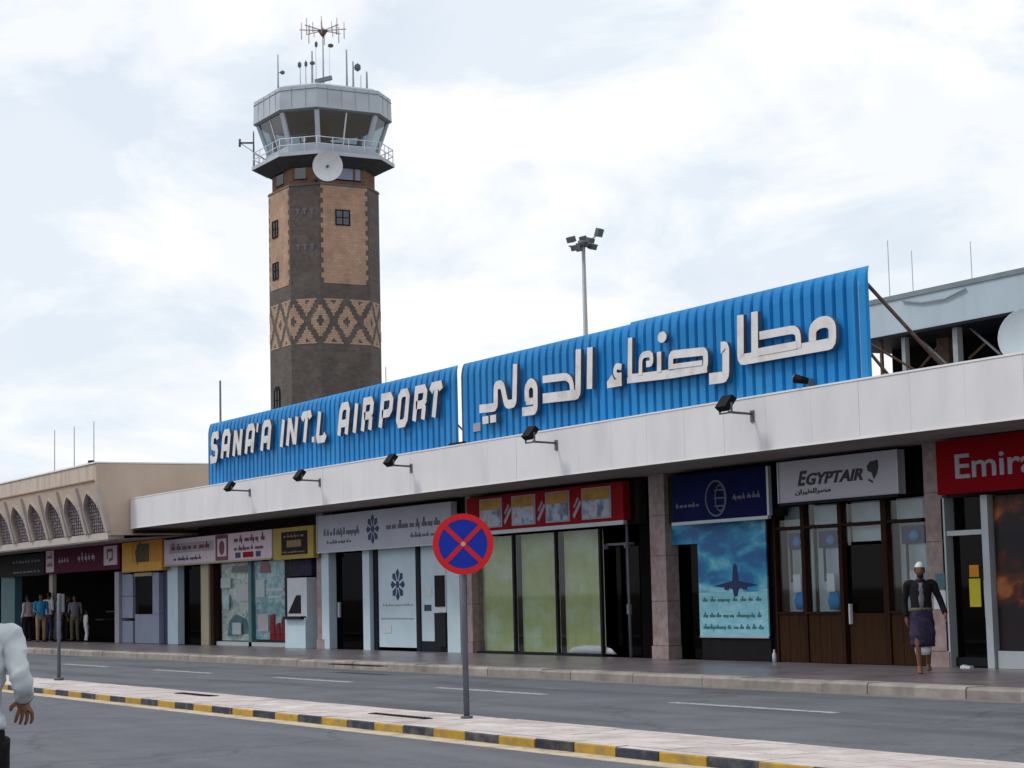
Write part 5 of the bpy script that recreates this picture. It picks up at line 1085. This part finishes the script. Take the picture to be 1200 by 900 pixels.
    if look.get('open'):      # pale shirt showing between the jacket's lapels, belt and sheath
        g = MB(); g.loft([((0, .10, .98), .035, .035), ((0, .102, 1.15), .05, .035), ((0, .105, 1.32), .06, .03), ((0, .08, 1.42), .045, .03)], 12); obj('shirt_front', g, 'cl_grey', t, True)
        g = MB(); g.loft([((0, 0, .97), .180, .136), ((0, 0, 1.03), .176, .133)], 22); obj('belt', g, 'cl_olive', t, True)
    if look.get('skirt'):
        g = MB(); rings = []
        for k in range(9): q = k/8; z_ = 1.0-(1.0-look['skirt_z'])*q; w_ = .165+.05*math.sin(q*2.2)-.02*q; rings.append(((0, .02*q, z_), w_*(1+.03*math.sin(k*2.7)), .13+.03*q+.012*math.cos(k*2.2)))
        g.loft(rings, 22); obj('wrap_skirt', g, look['skirt'], t, True)
        if look.get('under'): g = MB(); z_ = look['skirt_z']; g.loft([((0, .03, z_+.04), .135, .12), ((0, .03, z_-.06), .13, .12), ((.01, .035, z_-.13), .105, .10)], 20); obj('under_cloth', g, look['under'], t, True)
    else:
        g = MB()
        g.loft([((0, 0, 1.02), .158, .115), ((0, 0, .95), .168, .125), ((0, 0, .86), .172, .128), ((0, 0, .80), .15, .115)], 22)
        for s_ in 'RL': g.limb([V['hip'+s_]+Vector((0, 0, .02)), V['hip'+s_].lerp(V['knee'+s_], .5), V['knee'+s_], V['knee'+s_].lerp(V['ank'+s_], .55), V['ank'+s_]+Vector((0, 0, .0))], [.094, .086, .070, .066, .062], 16, 0, .03)
        obj('trousers', g, look['trousers'], t, True)
    for s_ in 'RL':
        g = MB(); a, b = V['ank'+s_], V['toe'+s_]; dv = (b-a); dv.z = 0; dv.normalize(); g.loft([(a-dv*.06+Vector((0, 0, -.05)), .03, .03), (a-dv*.03+Vector((0, 0, -.045)), .042, .04), (a+dv*.07+Vector((0, 0, -.052)), .044, .036), (a+dv*.14+Vector((0, 0, -.06)), .04, .028), (b+dv*.045+Vector((0, 0, -.012)), .02, .018)] if False else
            [(a-dv*.065+Vector((0, 0, -.045)), .02, .02, dv.cross(Vector((0, 0, 1))), Vector((0, 0, 1))), (a-dv*.04+Vector((0, 0, -.04)), .036, .045, dv.cross(Vector((0, 0, 1))), Vector((0, 0, 1))), (a+dv*.05+Vector((0, 0, -.045)), .042, .042, dv.cross(Vector((0, 0, 1))), Vector((0, 0, 1))), (a+dv*.14+Vector((0, 0, -.058)), .046, .03, dv.cross(Vector((0, 0, 1))), Vector((0, 0, 1))), (a+dv*.2+Vector((0, 0, -.066)), .028, .02, dv.cross(Vector((0, 0, 1))), Vector((0, 0, 1)))], 12)
        obj('shoe', g, look.get('shoe', 'cl_black'), t, True)
    return t
# the man walking past at the left edge, seen from behind
q = ray(-36, 720); q.z = 0; q = q.normalized()*9.6
person('man in a pale grey shirt and black trousers walking away at the left edge', (q.x, q.y, 0), R(80), dict(elR=(.235, -.12, 1.19), wrR=(.262, .05, 1.115), elL=(-.26, .02, 1.15), wrL=(-.27, .14, .93), kneeR=(.11, .1, .50), ankR=(.11, .02, .11), toeR=(.12, .17, .04), kneeL=(-.11, -.02, .48), ankL=(-.11, -.2, .16), toeL=(-.11, -.06, .05)),
       dict(skin='skin_man', shirt='sh_grey', trousers='cl_black', sleeve=.92, hem=.975, fat=.97, hs=1.08, folds=True), lev=2, hscale=.968)
# the walker on the far pavement
p = onZ(1083, 789, .162)
person('man in a white cap, black jacket and dark wrap skirt by the granite pillar', (p.x, p.y, .162), R(-128), dict(elL=(-.30, -.02, 1.14), wrL=(-.36, .12, .93), elR=(.25, -.06, 1.14), wrR=(.24, -.02, .88), kneeR=(.08, .12, .48), ankR=(.07, .12, .09), toeR=(.07, .27, .035), kneeL=(-.09, .02, .48), ankL=(-.08, -.14, .12), toeL=(-.08, .0, .05)),
       dict(skin='skin_dk', shirt='cl_black', skirt='cl_purple', skirt_z=.42, under='cl_white', cap='cl_white', beard=True, sleeve=.95, hem=.80, shoe='skin_dk', fat=1.0, open=True), 1, .965)
crowd = [(33, 751.5, 'cl_pink', 'cl_black', 20, 'man in a pale pink shirt, leftmost of the group outside the black doorway', 1.0, 0),
 (48, 752.5, 'cl_blue', 'cl_tan', 170, 'man in a bright blue shirt and tan trousers outside the black doorway', 1.02, .3),
 (57, 750.5, 'cl_white', 'cl_navy', -60, 'man in a white shirt standing behind the blue shirted man', 1.06, .5),
 (70, 752, 'cl_grey', 'cl_grey', 100, 'man in grey clothes standing behind the distant sign post', 1.02, .1),
 (79, 751, 'cl_navy', 'cl_black', -120, 'man in navy clothes standing right of the distant sign post', .98, .2),
 (88, 752, 'cl_grey', 'cl_olive', 150, 'man in a grey shirt and olive trousers at the black doorway', .97, .6),
 (101, 751.5, 'cl_white', 'cl_white', -90, 'small child in white, rightmost of the group outside the black doorway', .66, .1)]
for px_, py_, a, b, rz_, lb, hs, sw in crowd:
    p = onZ(px_, py_, .162); p.y = min(p.y, 22.0); p.x = onY(px_, py_, p.y).x
    person(lb, (p.x, p.y, .162), R(rz_+90), dict(wrR=(.18, .2+.1*sw, 1.05+.1*sw) if sw > .2 else (.25, .06, .88), kneeL=(-.11, .05+.05*sw, .49), toeL=(-.16, .14, .035)), dict(skin='skin_dk', shirt=a, trousers=b, sleeve=.3 if sw else .9), 1, hs)
